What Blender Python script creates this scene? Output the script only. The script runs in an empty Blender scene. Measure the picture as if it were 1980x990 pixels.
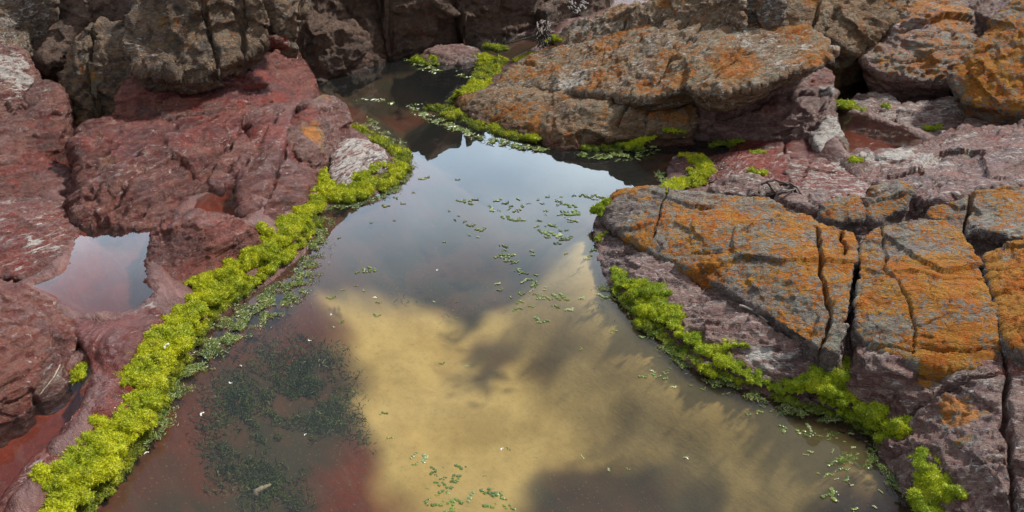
import bpy, bmesh, math, random
import numpy as np
from mathutils import Vector
from mathutils.geometry import delaunay_2d_cdt
random.seed(7); rng = np.random.default_rng(7)
scene = bpy.context.scene
COL = scene.collection
# ------------------------------------------------------------------ camera geometry
CH, PITCH, FPX = 1.7, math.radians(30), 1715.0       # height, downward pitch, focal length in photo pixels
def U(px, py, z=0.0):
    """world point seen at photo pixel (px,py) lying at height z"""
    a = (px-990)/FPX; b = (495-py)/FPX
    dy = math.cos(PITCH)+b*math.sin(PITCH); dz = -math.sin(PITCH)+b*math.cos(PITCH)
    t = (z-CH)/dz
    return (a*t, dy*t, z)
def P(t):
    if t[0] == 'w': return (t[1], t[2], t[3])
    return U(*t)
cd = bpy.data.cameras.new('camera'); cam = bpy.data.objects.new('camera', cd); COL.objects.link(cam)
cam.location = (0, 0, CH); cam.rotation_euler = (math.pi/2-PITCH, 0, 0)
cd.sensor_width = 36; cd.lens = 36*FPX/1980; cd.clip_start = .05; cd.clip_end = 3000
scene.camera = cam
# ------------------------------------------------------------------ numpy noise
_pr = np.random.default_rng(11)
PERM = _pr.permutation(256).astype(np.int32); PERM = np.concatenate([PERM, PERM, PERM])
G3 = _pr.normal(size=(256, 3)).astype(np.float32); G3 /= np.linalg.norm(G3, axis=1)[:, None]
R3 = _pr.random((256, 4)).astype(np.float32)
def hsh(i, j, k): return PERM[PERM[PERM[i & 255]+(j & 255)]+(k & 255)]
def pn(p, s=0.0):
    p = p.astype(np.float32)+np.float32(s)
    i = np.floor(p).astype(np.int32); f = p-i; u = f*f*f*(f*(f*6-15)+10)
    out = 0
    for dx in (0, 1):
        wx = u[:, 0] if dx else 1-u[:, 0]
        for dy in (0, 1):
            wy = u[:, 1] if dy else 1-u[:, 1]
            for dz in (0, 1):
                wz = u[:, 2] if dz else 1-u[:, 2]
                g = G3[hsh(i[:, 0]+dx, i[:, 1]+dy, i[:, 2]+dz)]
                out = out+wx*wy*wz*((f[:, 0]-dx)*g[:, 0]+(f[:, 1]-dy)*g[:, 1]+(f[:, 2]-dz)*g[:, 2])
    return out*1.6
def fbm(p, o=4, s=0.0, ridged=False):
    a = 1; t = 0; n = 0
    for q in range(o):
        v = pn(p*(2**q), s+q*17.3)
        if ridged: v = 1-2*np.abs(v)
        t = t+a*v; n += a; a *= .5
    return t/n
def facets(p, s=0):
    """per-cell tilted planes: chunky fracture faces"""
    p = p.astype(np.float32)+s; i = np.floor(p).astype(np.int32)
    best = np.full(len(p), 9., np.float32); val = np.zeros(len(p), np.float32)
    for dx in (-1, 0, 1):
        for dy in (-1, 0, 1):
            for dz in (-1, 0, 1):
                ci = i+np.array([dx, dy, dz], np.int32); h = hsh(ci[:, 0], ci[:, 1], ci[:, 2])
                d = p-(ci+R3[h, :3]); dd = (d*d).sum(1); m = dd < best
                v = (d*G3[h]).sum(1)*.9+(R3[h, 3]-.5)
                best = np.where(m, dd, best); val = np.where(m, v, val)
    return val
def sst(x, a=0., b=1.):
    t = np.clip((x-a)/(b-a), 0, 1); return t*t*(3-2*t)
def segdist(xy, line, closed=False):
    L = np.array(line, np.float32); n = len(L); d = np.full(len(xy), 1e9, np.float32)
    for k in range(n if closed else n-1):
        a = L[k]; b = L[(k+1) % n]; ab = b-a; t = np.clip(((xy-a)@ab)/max(1e-9, ab@ab), 0, 1)
        q = a+t[:, None]*ab; d = np.minimum(d, np.hypot(*(xy-q).T))
    return d
def inside(xy, poly):
    c = np.zeros(len(xy), bool); n = len(poly)
    for k in range(n):
        x1, y1 = poly[k]; x2, y2 = poly[(k+1) % n]
        if y1 == y2: continue
        m = ((y1 > xy[:, 1]) != (y2 > xy[:, 1])) & (xy[:, 0] < (x2-x1)*(xy[:, 1]-y1)/(y2-y1)+x1)
        c ^= m
    return c
def sdist(xy, poly):
    d = segdist(xy, poly, True); return np.where(inside(xy, poly), d, -d)   # positive inside
def tps(ctrl, reg=1e-4):
    c = np.array(ctrl, np.float64); n = len(c); X = c[:, :2]
    def K(a, b):
        r2 = ((a[:, None]-b[None])**2).sum(2); return np.where(r2 > 0, .5*r2*np.log(r2+1e-12), 0)
    A = np.zeros((n+3, n+3)); A[:n, :n] = K(X, X)+reg*np.eye(n); A[:n, n] = 1; A[:n, n+1:] = X; A[n:, :n] = A[:n, n:].T
    w = np.linalg.solve(A, np.concatenate([c[:, 2], np.zeros(3)]))
    def f(xy):
        xy = np.asarray(xy, np.float64); o = np.empty(len(xy))
        for q in range(0, len(xy), 60000):
            b = xy[q:q+60000]; o[q:q+60000] = K(b, X)@w[:n]+w[n]+b@w[n+1:]
        return o
    return f
def resample(pts, step, closed=True):
    out = []; n = len(pts)
    for k in range(n if closed else n-1):
        a = np.array(pts[k], float); b = np.array(pts[(k+1) % n], float); m = max(1, int(np.linalg.norm((b-a)[:2])/step))
        for q in range(m): out.append(a+(b-a)*q/m)
    if not closed: out.append(np.array(pts[-1], float))
    return np.array(out)
def chaikin(pts, it=1):
    for _ in range(it):
        o = []; n = len(pts)
        for k in range(n):
            a = np.array(pts[k]); b = np.array(pts[(k+1) % n]); o += [a*.8+b*.2, a*.2+b*.8]
        pts = o
    return pts
# ------------------------------------------------------------------ node helpers
def newmat(name):
    m = bpy.data.materials.new(name); m.use_nodes = True; nt = m.node_tree; nt.nodes.clear()
    out = nt.nodes.new('ShaderNodeOutputMaterial'); return m, nt, out
class N:
    def __init__(s, nt): s.nt = nt
    def node(s, t, **kw):
        n = s.nt.nodes.new(t)
        for k, v in kw.items(): setattr(n, k, v)
        return n
    def put(s, sock, v):
        if isinstance(v, bpy.types.NodeSocket): s.nt.links.new(v, sock)
        else:
            if sock.type == 'RGBA' and len(v) == 3: v = (*v, 1)
            sock.default_value = v
    def pos(s): return s.node('ShaderNodeNewGeometry').outputs['Position']
    def map(s, v, rot=(0, 0, 0), scale=(1, 1, 1), loc=(0, 0, 0)):
        if any(rot): r = s.node('ShaderNodeMapping'); s.put(r.inputs['Vector'], v); r.inputs['Rotation'].default_value = rot; v = r.outputs[0]; rot = (0, 0, 0)
        n = s.node('ShaderNodeMapping'); s.put(n.inputs['Vector'], v); n.inputs['Rotation'].default_value = rot
        n.inputs['Scale'].default_value = scale; n.inputs['Location'].default_value = loc; return n.outputs[0]
    def noise(s, v, scale, detail=4, rough=.55, dist=0):
        n = s.node('ShaderNodeTexNoise'); s.put(n.inputs['Vector'], v); n.inputs['Scale'].default_value = scale
        n.inputs['Detail'].default_value = detail; n.inputs['Roughness'].default_value = rough; n.inputs['Distortion'].default_value = dist
        return n.outputs['Fac']
    def vor(s, v, scale, feat='F1', out='Distance'):
        n = s.node('ShaderNodeTexVoronoi', feature=feat); s.put(n.inputs['Vector'], v); n.inputs['Scale'].default_value = scale
        return n.outputs[out]
    def math(s, op, a, b=0.0, c=0.0, clamp=False):
        n = s.node('ShaderNodeMath', operation=op); n.use_clamp = clamp
        s.put(n.inputs[0], a); s.put(n.inputs[1], b); s.put(n.inputs[2], c); return n.outputs[0]
    def ramp(s, v, a, b, lo=0., hi=1.):
        n = s.node('ShaderNodeMapRange', interpolation_type='SMOOTHSTEP'); s.put(n.inputs[0], v)
        n.inputs[1].default_value = a; n.inputs[2].default_value = b; n.inputs[3].default_value = lo; n.inputs[4].default_value = hi
        return n.outputs[0]
    def mix(s, f, a, b, mode='MIX'):
        n = s.node('ShaderNodeMix', data_type='RGBA', blend_type=mode); s.put(n.inputs[0], f); s.put(n.inputs[6], a); s.put(n.inputs[7], b)
        return n.outputs[2]
    def attr(s, name):
        n = s.node('ShaderNodeAttribute', attribute_name=name); sp = s.node('ShaderNodeSeparateColor')
        s.nt.links.new(n.outputs['Color'], sp.inputs[0]); return sp.outputs[0], sp.outputs[1], sp.outputs[2], n.outputs['Alpha']
    def bump(s, h, strength, dist, prev=None):
        n = s.node('ShaderNodeBump'); s.put(n.inputs['Height'], h); n.inputs['Strength'].default_value = strength
        n.inputs['Distance'].default_value = dist
        if prev is not None: s.put(n.inputs['Normal'], prev)
        return n.outputs[0]
# ------------------------------------------------------------------ rock material
SROT = (.25, .15, .45)
def rockmat(name, c1, c2, c3, rough=.55, gloss=.5, lich=(.42, .165, .02), lich2=(.30, .085, .012), grn=(.17, .17, .12), srot=SROT, wet=1.0, bmp=1., crk=1., lsc=.24, spk=.42):
    """c1/c2 main minerals, c3 dark mineral; attribute 'zone' = lichen, pale crust, red stain, wetness"""
    m, nt, out = newmat(name); n = N(nt); p = n.pos()
    L, Wt, Rd, Wet = n.attr('zone')
    st = n.map(p, rot=srot, scale=(1.2, 7, 7))
    a = n.noise(st, 4.5, 6, .65, .6); b = n.noise(p, 9, 6, .65, .3); c = n.noise(p, 60, 5, .7); fine = n.noise(p, 210, 3, .7)
    col = n.mix(n.ramp(a, .42, .58), c1, c2)
    col = n.mix(n.math('MULTIPLY', n.ramp(b, .48, .68), .75), col, c3)
    # iron-red stain
    rr = n.mix(n.ramp(b, .35, .65), (.215, .034, .020), (.10, .018, .016))
    rr = n.mix(n.math('MULTIPLY', n.ramp(a, .5, .7), .6), rr, (.25, .085, .06))
    rf = n.ramp(n.math('ADD', Rd, n.math('MULTIPLY', n.math('SUBTRACT', a, .5), 1.3)), .35, .62)
    col = n.mix(rf, col, rr)
    # mineral speckle
    col = n.mix(n.math('MULTIPLY', n.ramp(c, .50, .68), spk), col, (.33, .25, .20))
    col = n.mix(n.math('MULTIPLY', n.ramp(n.noise(p, 34, 6, .75, .4), .52, .66), .60), col, (.035, .022, .02))
    # pale salt / quartz crust
    pm = n.noise(n.map(p, rot=srot, scale=(1, 4, 4)), 16, 6, .72, .8)
    pf = n.math('MULTIPLY', n.ramp(n.math('ADD', pm, n.math('MULTIPLY', n.math('SUBTRACT', Wt, .5), .26)), .52, .62), n.ramp(Wt, .02, .2))
    col = n.mix(n.math('MULTIPLY', pf, .88), col, n.mix(n.ramp(c, .35, .65), (.56, .54, .50), (.34, .33, .31)))
    # lichens: grey-green crust below, ochre and orange rosettes above
    gm = n.noise(p, 24, 5, .7, .3); om = n.math('ADD', n.math('MULTIPLY', n.noise(n.map(p, loc=(3, 1, 7)), 19, 8, .8, .25), .75), n.math('MULTIPLY', n.noise(n.map(p, loc=(1, 8, 7)), 4.5, 3, .6, .3), .25)); sp = n.noise(n.map(p, loc=(9, 4, 2)), 75, 5, .75)
    gf = n.math('MULTIPLY', n.ramp(n.math('ADD', gm, n.math('MULTIPLY', n.math('SUBTRACT', L, .5), .5)), .40, .55), n.ramp(L, .05, .3))
    col = n.mix(n.math('MULTIPLY', gf, .8), col, n.mix(n.ramp(sp, .4, .6), grn, (.22, .235, .19)))
    of = n.math('ADD', n.math('MULTIPLY', om, .6), n.math('MULTIPLY', sp, .4))
    of = n.ramp(n.math('ADD', of, n.math('MULTIPLY', n.math('SUBTRACT', L, .5), lsc)), .49, .53)
    of = n.math('MULTIPLY', of, n.ramp(L, .03, .15))
    oc = n.mix(n.ramp(n.noise(p, 13, 5, .7), .38, .64), lich, lich2)
    oc = n.mix(n.math('MULTIPLY', n.ramp(fine, .4, .7), .5), oc, (.20, .09, .018))
    oc = n.mix(n.ramp(n.noise(n.map(p, loc=(5, 5, 5)), 48, 4, .7), .58, .66), oc, (.50, .13, .012))
    col = n.mix(of, col, oc)
    # bump
    h = n.math('ADD', n.math('MULTIPLY', n.noise(st, 22, 8, .75, .3), 1.0), n.math('MULTIPLY', c, .55))
    h = n.math('ADD', h, n.math('MULTIPLY', of, .12))
    vw = n.node('ShaderNodeVectorMath', operation='ADD'); n.put(vw.inputs[0], n.map(p, rot=srot, scale=(1, 2.6, 3))); nn_ = n.node('ShaderNodeTexNoise'); n.put(nn_.inputs['Vector'], p); nn_.inputs['Scale'].default_value = 16
    vs_ = n.node('ShaderNodeVectorMath', operation='SCALE'); nt.links.new(nn_.outputs['Color'], vs_.inputs[0]); vs_.inputs['Scale'].default_value = .09; nt.links.new(vs_.outputs[0], vw.inputs[1])
    ck = n.ramp(n.vor(vw.outputs[0], 9, 'DISTANCE_TO_EDGE'), 0, .045); ck2 = n.ramp(n.vor(vw.outputs[0], 27, 'DISTANCE_TO_EDGE'), 0, .10)
    h = n.math('ADD', h, n.math('ADD', n.math('MULTIPLY', ck, .4*crk), n.math('MULTIPLY', ck2, .2*crk)))
    h = n.math('MULTIPLY', h, n.math('SUBTRACT', 1.0, n.math('MULTIPLY', Wet, .6)))
    nb = n.bump(h, 1.0, .017*bmp); nb = n.bump(fine, .7, .003*bmp, nb)
    bs = n.node('ShaderNodeBsdfPrincipled'); n.put(bs.inputs['Base Color'], n.mix(n.math('MULTIPLY', Wet, .58), col, (.02, .008, .008)))
    rg = n.math('ADD', n.ramp(c, .3, .7, rough-.12, rough+.15), n.math('MULTIPLY', of, .25))
    rg = n.math('SUBTRACT', rg, n.math('MULTIPLY', Wet, .20*wet), clamp=True)
    n.put(bs.inputs['Roughness'], rg); n.put(bs.inputs['Specular IOR Level'], gloss); n.put(bs.inputs['Normal'], nb)
    nt.links.new(bs.outputs[0], out.inputs[0]); return m
M_RED = rockmat('wet_red_rock', (.130, .026, .019), (.19, .078, .056), (.045, .014, .012), .27, .42, bmp=.75, crk=.3, spk=.14, srot=(.15, .1, -.95))
M_PUR = rockmat('purple_grey_rock', (.145, .062, .058), (.25, .155, .13), (.055, .034, .034), .42, .4, bmp=.8, crk=.6, srot=(.1, .15, .35))
M_PUL = rockmat('maroon_striped_rock', (.125, .034, .028), (.21, .11, .088), (.045, .02, .018), .32, .42, bmp=.8, crk=.3, spk=.28, srot=(.15, .1, -1.0))
M_BRN = rockmat('brown_lichen_rock', (.19, .105, .055), (.25, .16, .09), (.05, .035, .028), .6, .2, lich=(.36, .17, .05), lich2=(.34, .10, .018), grn=(.27, .195, .105), lsc=.3, srot=(.2, .1, -.4))
M_ORA = rockmat('orange_lichen_rock', (.17, .13, .12), (.21, .17, .155), (.06, .042, .042), .62, .2, lich=(.42, .20, .032), lich2=(.40, .115, .014), grn=(.25, .22, .165), srot=(.1, .1, .15))
M_GRY = rockmat('grey_fractured_rock', (.23, .145, .085), (.13, .092, .066), (.032, .03, .03), .55, .3, lich=(.30, .17, .04), lich2=(.34, .08, .015))
M_DRK = rockmat('dark_shaded_rock', (.13, .085, .064), (.17, .10, .070), (.045, .034, .032), .5, .3)  # dark brown of the cliff; also paints the gap shade on one boulder
# ------------------------------------------------------------------ rock builder
def mesh_from(name, V, F):
    me = bpy.data.meshes.new(name); me.from_pydata([tuple(map(float, v)) for v in V], [], F); return me
def block_geo(outline, zb, spread, inner=(), bulge=.0, step=.04, thick=None):
    rim = [P(t) for t in outline]; rim = chaikin(rim, 1)
    A = sum(rim[k][0]*rim[(k+1) % len(rim)][1]-rim[(k+1) % len(rim)][0]*rim[k][1] for k in range(len(rim)))
    if A < 0: rim = rim[::-1]
    R = resample(rim, step); n = len(R)
    zb = np.full(n, zb) if thick is None else np.maximum(R[:, 2]-thick, zb)
    ctrl = [tuple(r) for r in R[::3]]+[P(t) for t in inner]
    f = tps(ctrl)
    poly = R[:, :2]; mn = poly.min(0); mx = poly.max(0)
    gx, gy = np.meshgrid(np.arange(mn[0], mx[0], step), np.arange(mn[1], mx[1], step)); g = np.stack([gx.ravel(), gy.ravel()], 1)
    sd = sdist(g, poly); g = g[sd > step*.6]; sd = sd[sd > step*.6]
    gz = f(g)+bulge*(1-np.exp(-sd/.12)) if len(g) else np.zeros(0)
    v2 = [Vector(q) for q in poly.tolist()]+[Vector(q) for q in g.tolist()]
    vo, _, fo, ov, *_r = delaunay_2d_cdt(v2, [(k, (k+1) % n) for k in range(n)], [], 1, 1e-6)
    z = np.concatenate([R[:, 2], gz]); fz = f(np.array([(v.x, v.y) for v in vo])); back = {}
    for k, l in enumerate(ov):
        for q in l: back[q] = k
        if l: fz[k] = z[l[0]]
    V = [(v.x, v.y, fz[k]) for k, v in enumerate(vo)]; F = [tuple(q) for q in fo]
    t = np.roll(poly, -1, 0)-np.roll(poly, 1, 0); nn = np.stack([t[:, 1], -t[:, 0]], 1); nn /= np.linalg.norm(nn, axis=1)[:, None]+1e-9
    for _ in range(4): nn = (np.roll(nn, 1, 0)+np.roll(nn, -1, 0)+nn)/3
    prev = [back.get(k, 0) for k in range(n)]; ns = 5
    for q in range(1, ns+1):
        s = q/ns; off = spread*(s**.7 if spread < 0 else s); base = len(V); zz = R[:, 2]*(1-s)+zb*s
        V += [(poly[k, 0]+nn[k, 0]*off, poly[k, 1]+nn[k, 1]*off, zz[k]) for k in range(n)]
        for k in range(n):
            k2 = (k+1) % n; F.append((prev[k], base+k, base+k2, prev[k2]) if prev[k] != prev[k2] else (prev[k], base+k, base+k2))
        prev = list(range(base, base+n))
    V.append((poly[:, 0].mean(), poly[:, 1].mean(), zb.mean())); c = len(V)-1
    for k in range(n): F.append((prev[k], c, prev[(k+1) % n]))
    return V, F
def remeshed(V, F, vox, smooth=6):
    me = mesh_from('tmp', V, F); bm = bmesh.new(); bm.from_mesh(me); bmesh.ops.recalc_face_normals(bm, faces=bm.faces); bm.to_mesh(me); bm.free()
    ob = bpy.data.objects.new('tmp', me); COL.objects.link(ob)
    r = ob.modifiers.new('r', 'REMESH'); r.mode = 'VOXEL'; r.voxel_size = vox
    if smooth: s = ob.modifiers.new('s', 'SMOOTH'); s.iterations = smooth; s.factor = .5
    dg = bpy.context.evaluated_depsgraph_get(); dg.update()
    nm = bpy.data.meshes.new_from_object(ob.evaluated_get(dg)); bpy.data.objects.remove(ob); bpy.data.meshes.remove(me)
    return nm
def getv(me):
    v = np.empty(len(me.vertices)*3, np.float32); me.vertices.foreach_get('co', v); v = v.reshape(-1, 3)
    q = np.empty(len(me.vertices)*3, np.float32); me.vertex_normals.foreach_get('vector', q); return v, q.reshape(-1, 3)
def setzone(me, z):
    a = me.color_attributes.new('zone', 'FLOAT_COLOR', 'POINT'); a.data.foreach_set('color', np.clip(z, 0, 1).astype(np.float32).ravel())
def tag(o, label=None, cat=None, group=None, kind=None):
    if label: o['label'] = label
    if cat: o['category'] = cat
    if group: o['group'] = group
    if kind: o['kind'] = kind
    return o
def finish(name, me, v, mat, smooth=True):
    c = v.mean(0); c[2] = v[:, 2].min(); me.vertices.foreach_set('co', (v-c).astype(np.float32).ravel())
    if smooth: me.polygons.foreach_set('use_smooth', [True]*len(me.polygons))
    me.materials.clear(); me.materials.append(mat); me.update(); me.name = name
    o = bpy.data.objects.new(name, me); o.location = tuple(map(float, c)); COL.objects.link(o); return o
Rot = np.array([[math.cos(.45), -math.sin(.45), .1], [math.sin(.45), math.cos(.45), .2], [-.15, -.1, 1]], np.float32)
def displace(v, nr, seed, amp=1., facet=.02, fsc=5., strata=.006, sdir=0.45, big=.02, ssc=1., grit=.7):
    ca, sa = math.cos(sdir), math.sin(sdir)
    q = np.stack([v[:, 0]*ca+v[:, 1]*sa, -v[:, 0]*sa+v[:, 1]*ca+.25*v[:, 2], v[:, 2]*1.+.2*v[:, 0]], 1)
    w = v+.05*np.stack([pn(v*5, 1), pn(v*5, 9), pn(v*5, 23)], 1)
    d = big*fbm(v*2.2, 3, seed)
    wq = q+.03*np.stack([pn(v*4, 3), pn(v*4, 5), pn(v*4, 8)], 1)
    d = d+facet*facets(wq*np.array([fsc*.6, fsc, fsc], np.float32), seed)*.8
    d = d+facet*.42*facets(wq*np.array([fsc*1.6, fsc*2.9, fsc*3.2], np.float32), seed+5)*.9
    st = wq*np.array([1.1, 12, 17], np.float32)*ssc; cr = fbm(st, 4, seed+2, True)
    d = d+strata*cr
    d = d+strata*.55*fbm(wq*np.array([7, 38, 45], np.float32)*ssc, 3, seed+31, True)
    d = d+grit*(.0045*fbm(v*34, 3, seed+3, True)+.004*facets(w*34, seed+8))
    dv = nr*(d*amp)[:, None]
    return v+dv, cr
ROCKS = {}
def rock(name, label, mat, blocks, seed=0, vox=None, zones=(), base=(0, 0, 0, .0), cracks=(), upl=0., redlow=None, cat='rock', group=None, **dk):
    V = []; F = []
    if mat is M_RED or mat is M_PUL: dk.setdefault('grit', .3)
    for b in blocks:
        v, f = block_geo(**b) if isinstance(b, dict) else block_geo(*b); o = len(V); V += v; F += [tuple(x+o for x in q) for q in f]
    Y = np.mean([x[1] for x in V]); vox = (vox or max(.0055, .0026*Y))*.8
    me = remeshed(V, F, vox, 3); v, nr = getv(me)
    v2, cr = displace(v, nr, seed*3.7+1.3, **dk)
    for ln, w, dep in cracks:
        pl = [P(t)[:2] for t in ln]; xy = v[:, :2]+.012*np.stack([pn(v*14, 2), pn(v*14, 6)], 1)
        d = segdist(xy, pl); ww = w*.68*(1+.8*pn(v*9, 4)+.4*pn(v*30, 4)); k = 1-sst(d/ww, .3, 1.)
        v2[:, 2] -= dep*k*(nr[:, 2] > -.2); 
    z = np.tile(np.array(base, np.float32), (len(v), 1))
    nz = fbm(v*6, 3, seed+40)*.5+fbm(v*22, 2, seed+60)*.3
    z[:, 1] += .17*sst(cr+.3*nz, .15, .6)*(z[:, 1] > .01)
    if upl: z[:, 0] += (upl+.45*fbm(v*4.5, 3, seed+90))*sst(nr[:, 2]+.35*nz, .35, .8)
    for ch, ctr, r, wgt in zones:
        c = np.array(P(ctr), np.float32); d = np.linalg.norm(v+r*.55*np.stack([pn(v*(.9/r), 3+ch), pn(v*(.9/r), 13), 0*v[:, 0]], 1)-c, axis=1)/r
        k = sst(1.1-d+nz*1.5, 0, .8); z[:, ch] = z[:, ch]*(1-k)+wgt*k if wgt < z[:, ch].mean() else np.maximum(z[:, ch], wgt*k)
    if redlow: z[:, 2] = np.maximum(z[:, 2], redlow[1]*sst(redlow[0]-v[:, 2]+.05*nz, -.03, .05)); 
    z[:, 3] = np.maximum(z[:, 3], sst(.045-v2[:, 2]+.03*nz, -.01, .02))
    setzone(me, z)
    o = finish(name, me, v2, mat); tag(o, label, cat, group); ROCKS[name] = o; return o
def bl(outline, zb=-.15, spread=0., inner=(), bulge=.0, step=.04, thick=None): return dict(outline=outline, zb=zb, spread=spread, inner=inner, bulge=bulge, step=step, thick=thick)
# ------------------------------------------------------------------ ground, pool, puddles
POOL_PX = [(1150,450),(1172,415),(1188,385),(1230,372),(1285,362),(1292,330),(1300,312),(1330,296),(1375,303),(1410,296),(1440,290),(1490,296),(1560,296),(1600,285),(1600,262),(1500,255),(1420,262),
  (1340,262),(1240,275),(1120,275),(1070,272),(960,250),(905,228),(880,200),(925,172),(965,130),(1000,108),(1045,88),(1060,62),(900,76),(760,105),(600,140),(590,180),(665,200),
  (672,235),(690,250),(730,265),(770,290),(785,318),(765,350),(720,375),(650,398),(618,415),(608,455),(575,500),(520,545),(450,590),(395,640),(350,720),(300,800),(240,890),(200,960),(110,1080)]
POOL = [U(x, y)[:2] for x, y in POOL_PX]+[(-.95,1.1),(-.9,.7),(-.5,.35),(.3,.3),(.8,.6),(.95,1.0)]+[U(x, y)[:2] for x, y in [(1850,1060),(1790,1010),(1735,930),(1700,850),(1640,810),(1560,790),(1450,750),(1345,715),(1280,655),(1215,600),(1175,545),(1158,500)]]
def PZ(z, pts): return (z, [U(x, y, z)[:2] for x, y in pts])
PUD = {
 'main': PZ(.098, [(158,425),(200,438),(262,443),(302,440),(290,478),(280,500),(280,545),(293,570),(262,592),(225,603),(160,610),(130,592),(100,572),(66,552),(110,538),(135,510),(148,475),(150,445),(140,400),(150,372),(165,375)]),
 'narrow': PZ(.10, [(100,300),(125,295),(160,300),(163,345),(160,385),(138,385),(118,380),(140,365),(148,350),(140,335),(115,320)]),
 'ridge': PZ(.108, [(372,408),(385,385),(408,370),(440,363),(468,365),(478,395),(475,425),(430,420),(395,412)]),
 'low': PZ(.066, [(168,700),(178,720),(150,800),(120,840),(75,885),(45,930),(0,1000),(-120,1050),(-150,900),(0,790),(50,770),(110,730)]),
 'brown': PZ(.102, [(1602,215),(1660,222),(1700,236),(1740,250),(1790,272),(1782,292),(1700,290),(1645,302),(1628,280),(1612,245)]),
 'back': PZ(.09, [(1590,120),(1700,130),(1870,150),(1870,195),(1760,190),(1690,185),(1640,195),(1600,190)]),
}
LAND = tps([P(t) for t in [(100,450,.07),(80,340,.07),(100,650,.05),(330,500,.06),(250,350,.08),(300,150,.12),(-300,300,.15),(220,800,.03),(560,330,.03),(60,950,.03),(-300,900,.12),
  (1400,400,.02),(1600,350,.06),(1700,310,.07),(1800,500,.08),(1800,800,.03),(1900,300,.1),(2300,500,.12),(1450,180,.03),(1620,150,.05),(1300,80,.1),(1600,0,.2),(300,0,.2),(2000,60,.25),
  (1240,30,.1),('w',0,6.6,.02),('w',-4,7,.4),('w',4,8,.4),('w',-3,1,.15),('w',3,1,.15),('w',0,9,.0)]])
def fields(xy):
    nz3 = np.concatenate([xy, np.zeros((len(xy), 1))], 1).astype(np.float32)
    wob = .02*np.stack([pn(nz3*9, 3), pn(nz3*9, 7)], 1)+.05*np.stack([pn(nz3*3, 3), pn(nz3*3, 7)], 1)*.6
    d = sdist(xy+wob*.5, POOL)
    return nz3, d
def ground_z(xy):
    nz3, d = fields(xy); z = LAND(xy)+.012*fbm(nz3*6, 3, 5)
    for zp, poly in PUD.values():
        m = (xy[:, 0] > min(q[0] for q in poly)-.2) & (xy[:, 0] < max(q[0] for q in poly)+.2) & (xy[:, 1] > min(q[1] for q in poly)-.2) & (xy[:, 1] < max(q[1] for q in poly)+.2)
        if not m.any(): continue
        s = sdist(xy[m]+.012*np.stack([pn(nz3[m]*22, 3), pn(nz3[m]*22, 7)], 1), poly); zz = z[m]
        k = sst(-s, .02, .16); lip = zp+.014*sst(-s, 0, .03)
        z[m] = np.where(s > 0, zp-.06*sst(s, 0, .07)-.006, lip*(1-k)+zz*k)
    zl = z; shore = sst(-d, -.005, .12)
    bed = -.012-.02*sst(d, 0, .025)-.22*sst(d, .01, .4)-.05*sst(d, .3, 1.)+.02*fbm(nz3*3, 3, 9)*sst(d, .1, .3)
    z = np.where(d > 0, bed, zl*shore+.004*(1-shore))
    return z, d, nz3
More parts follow.
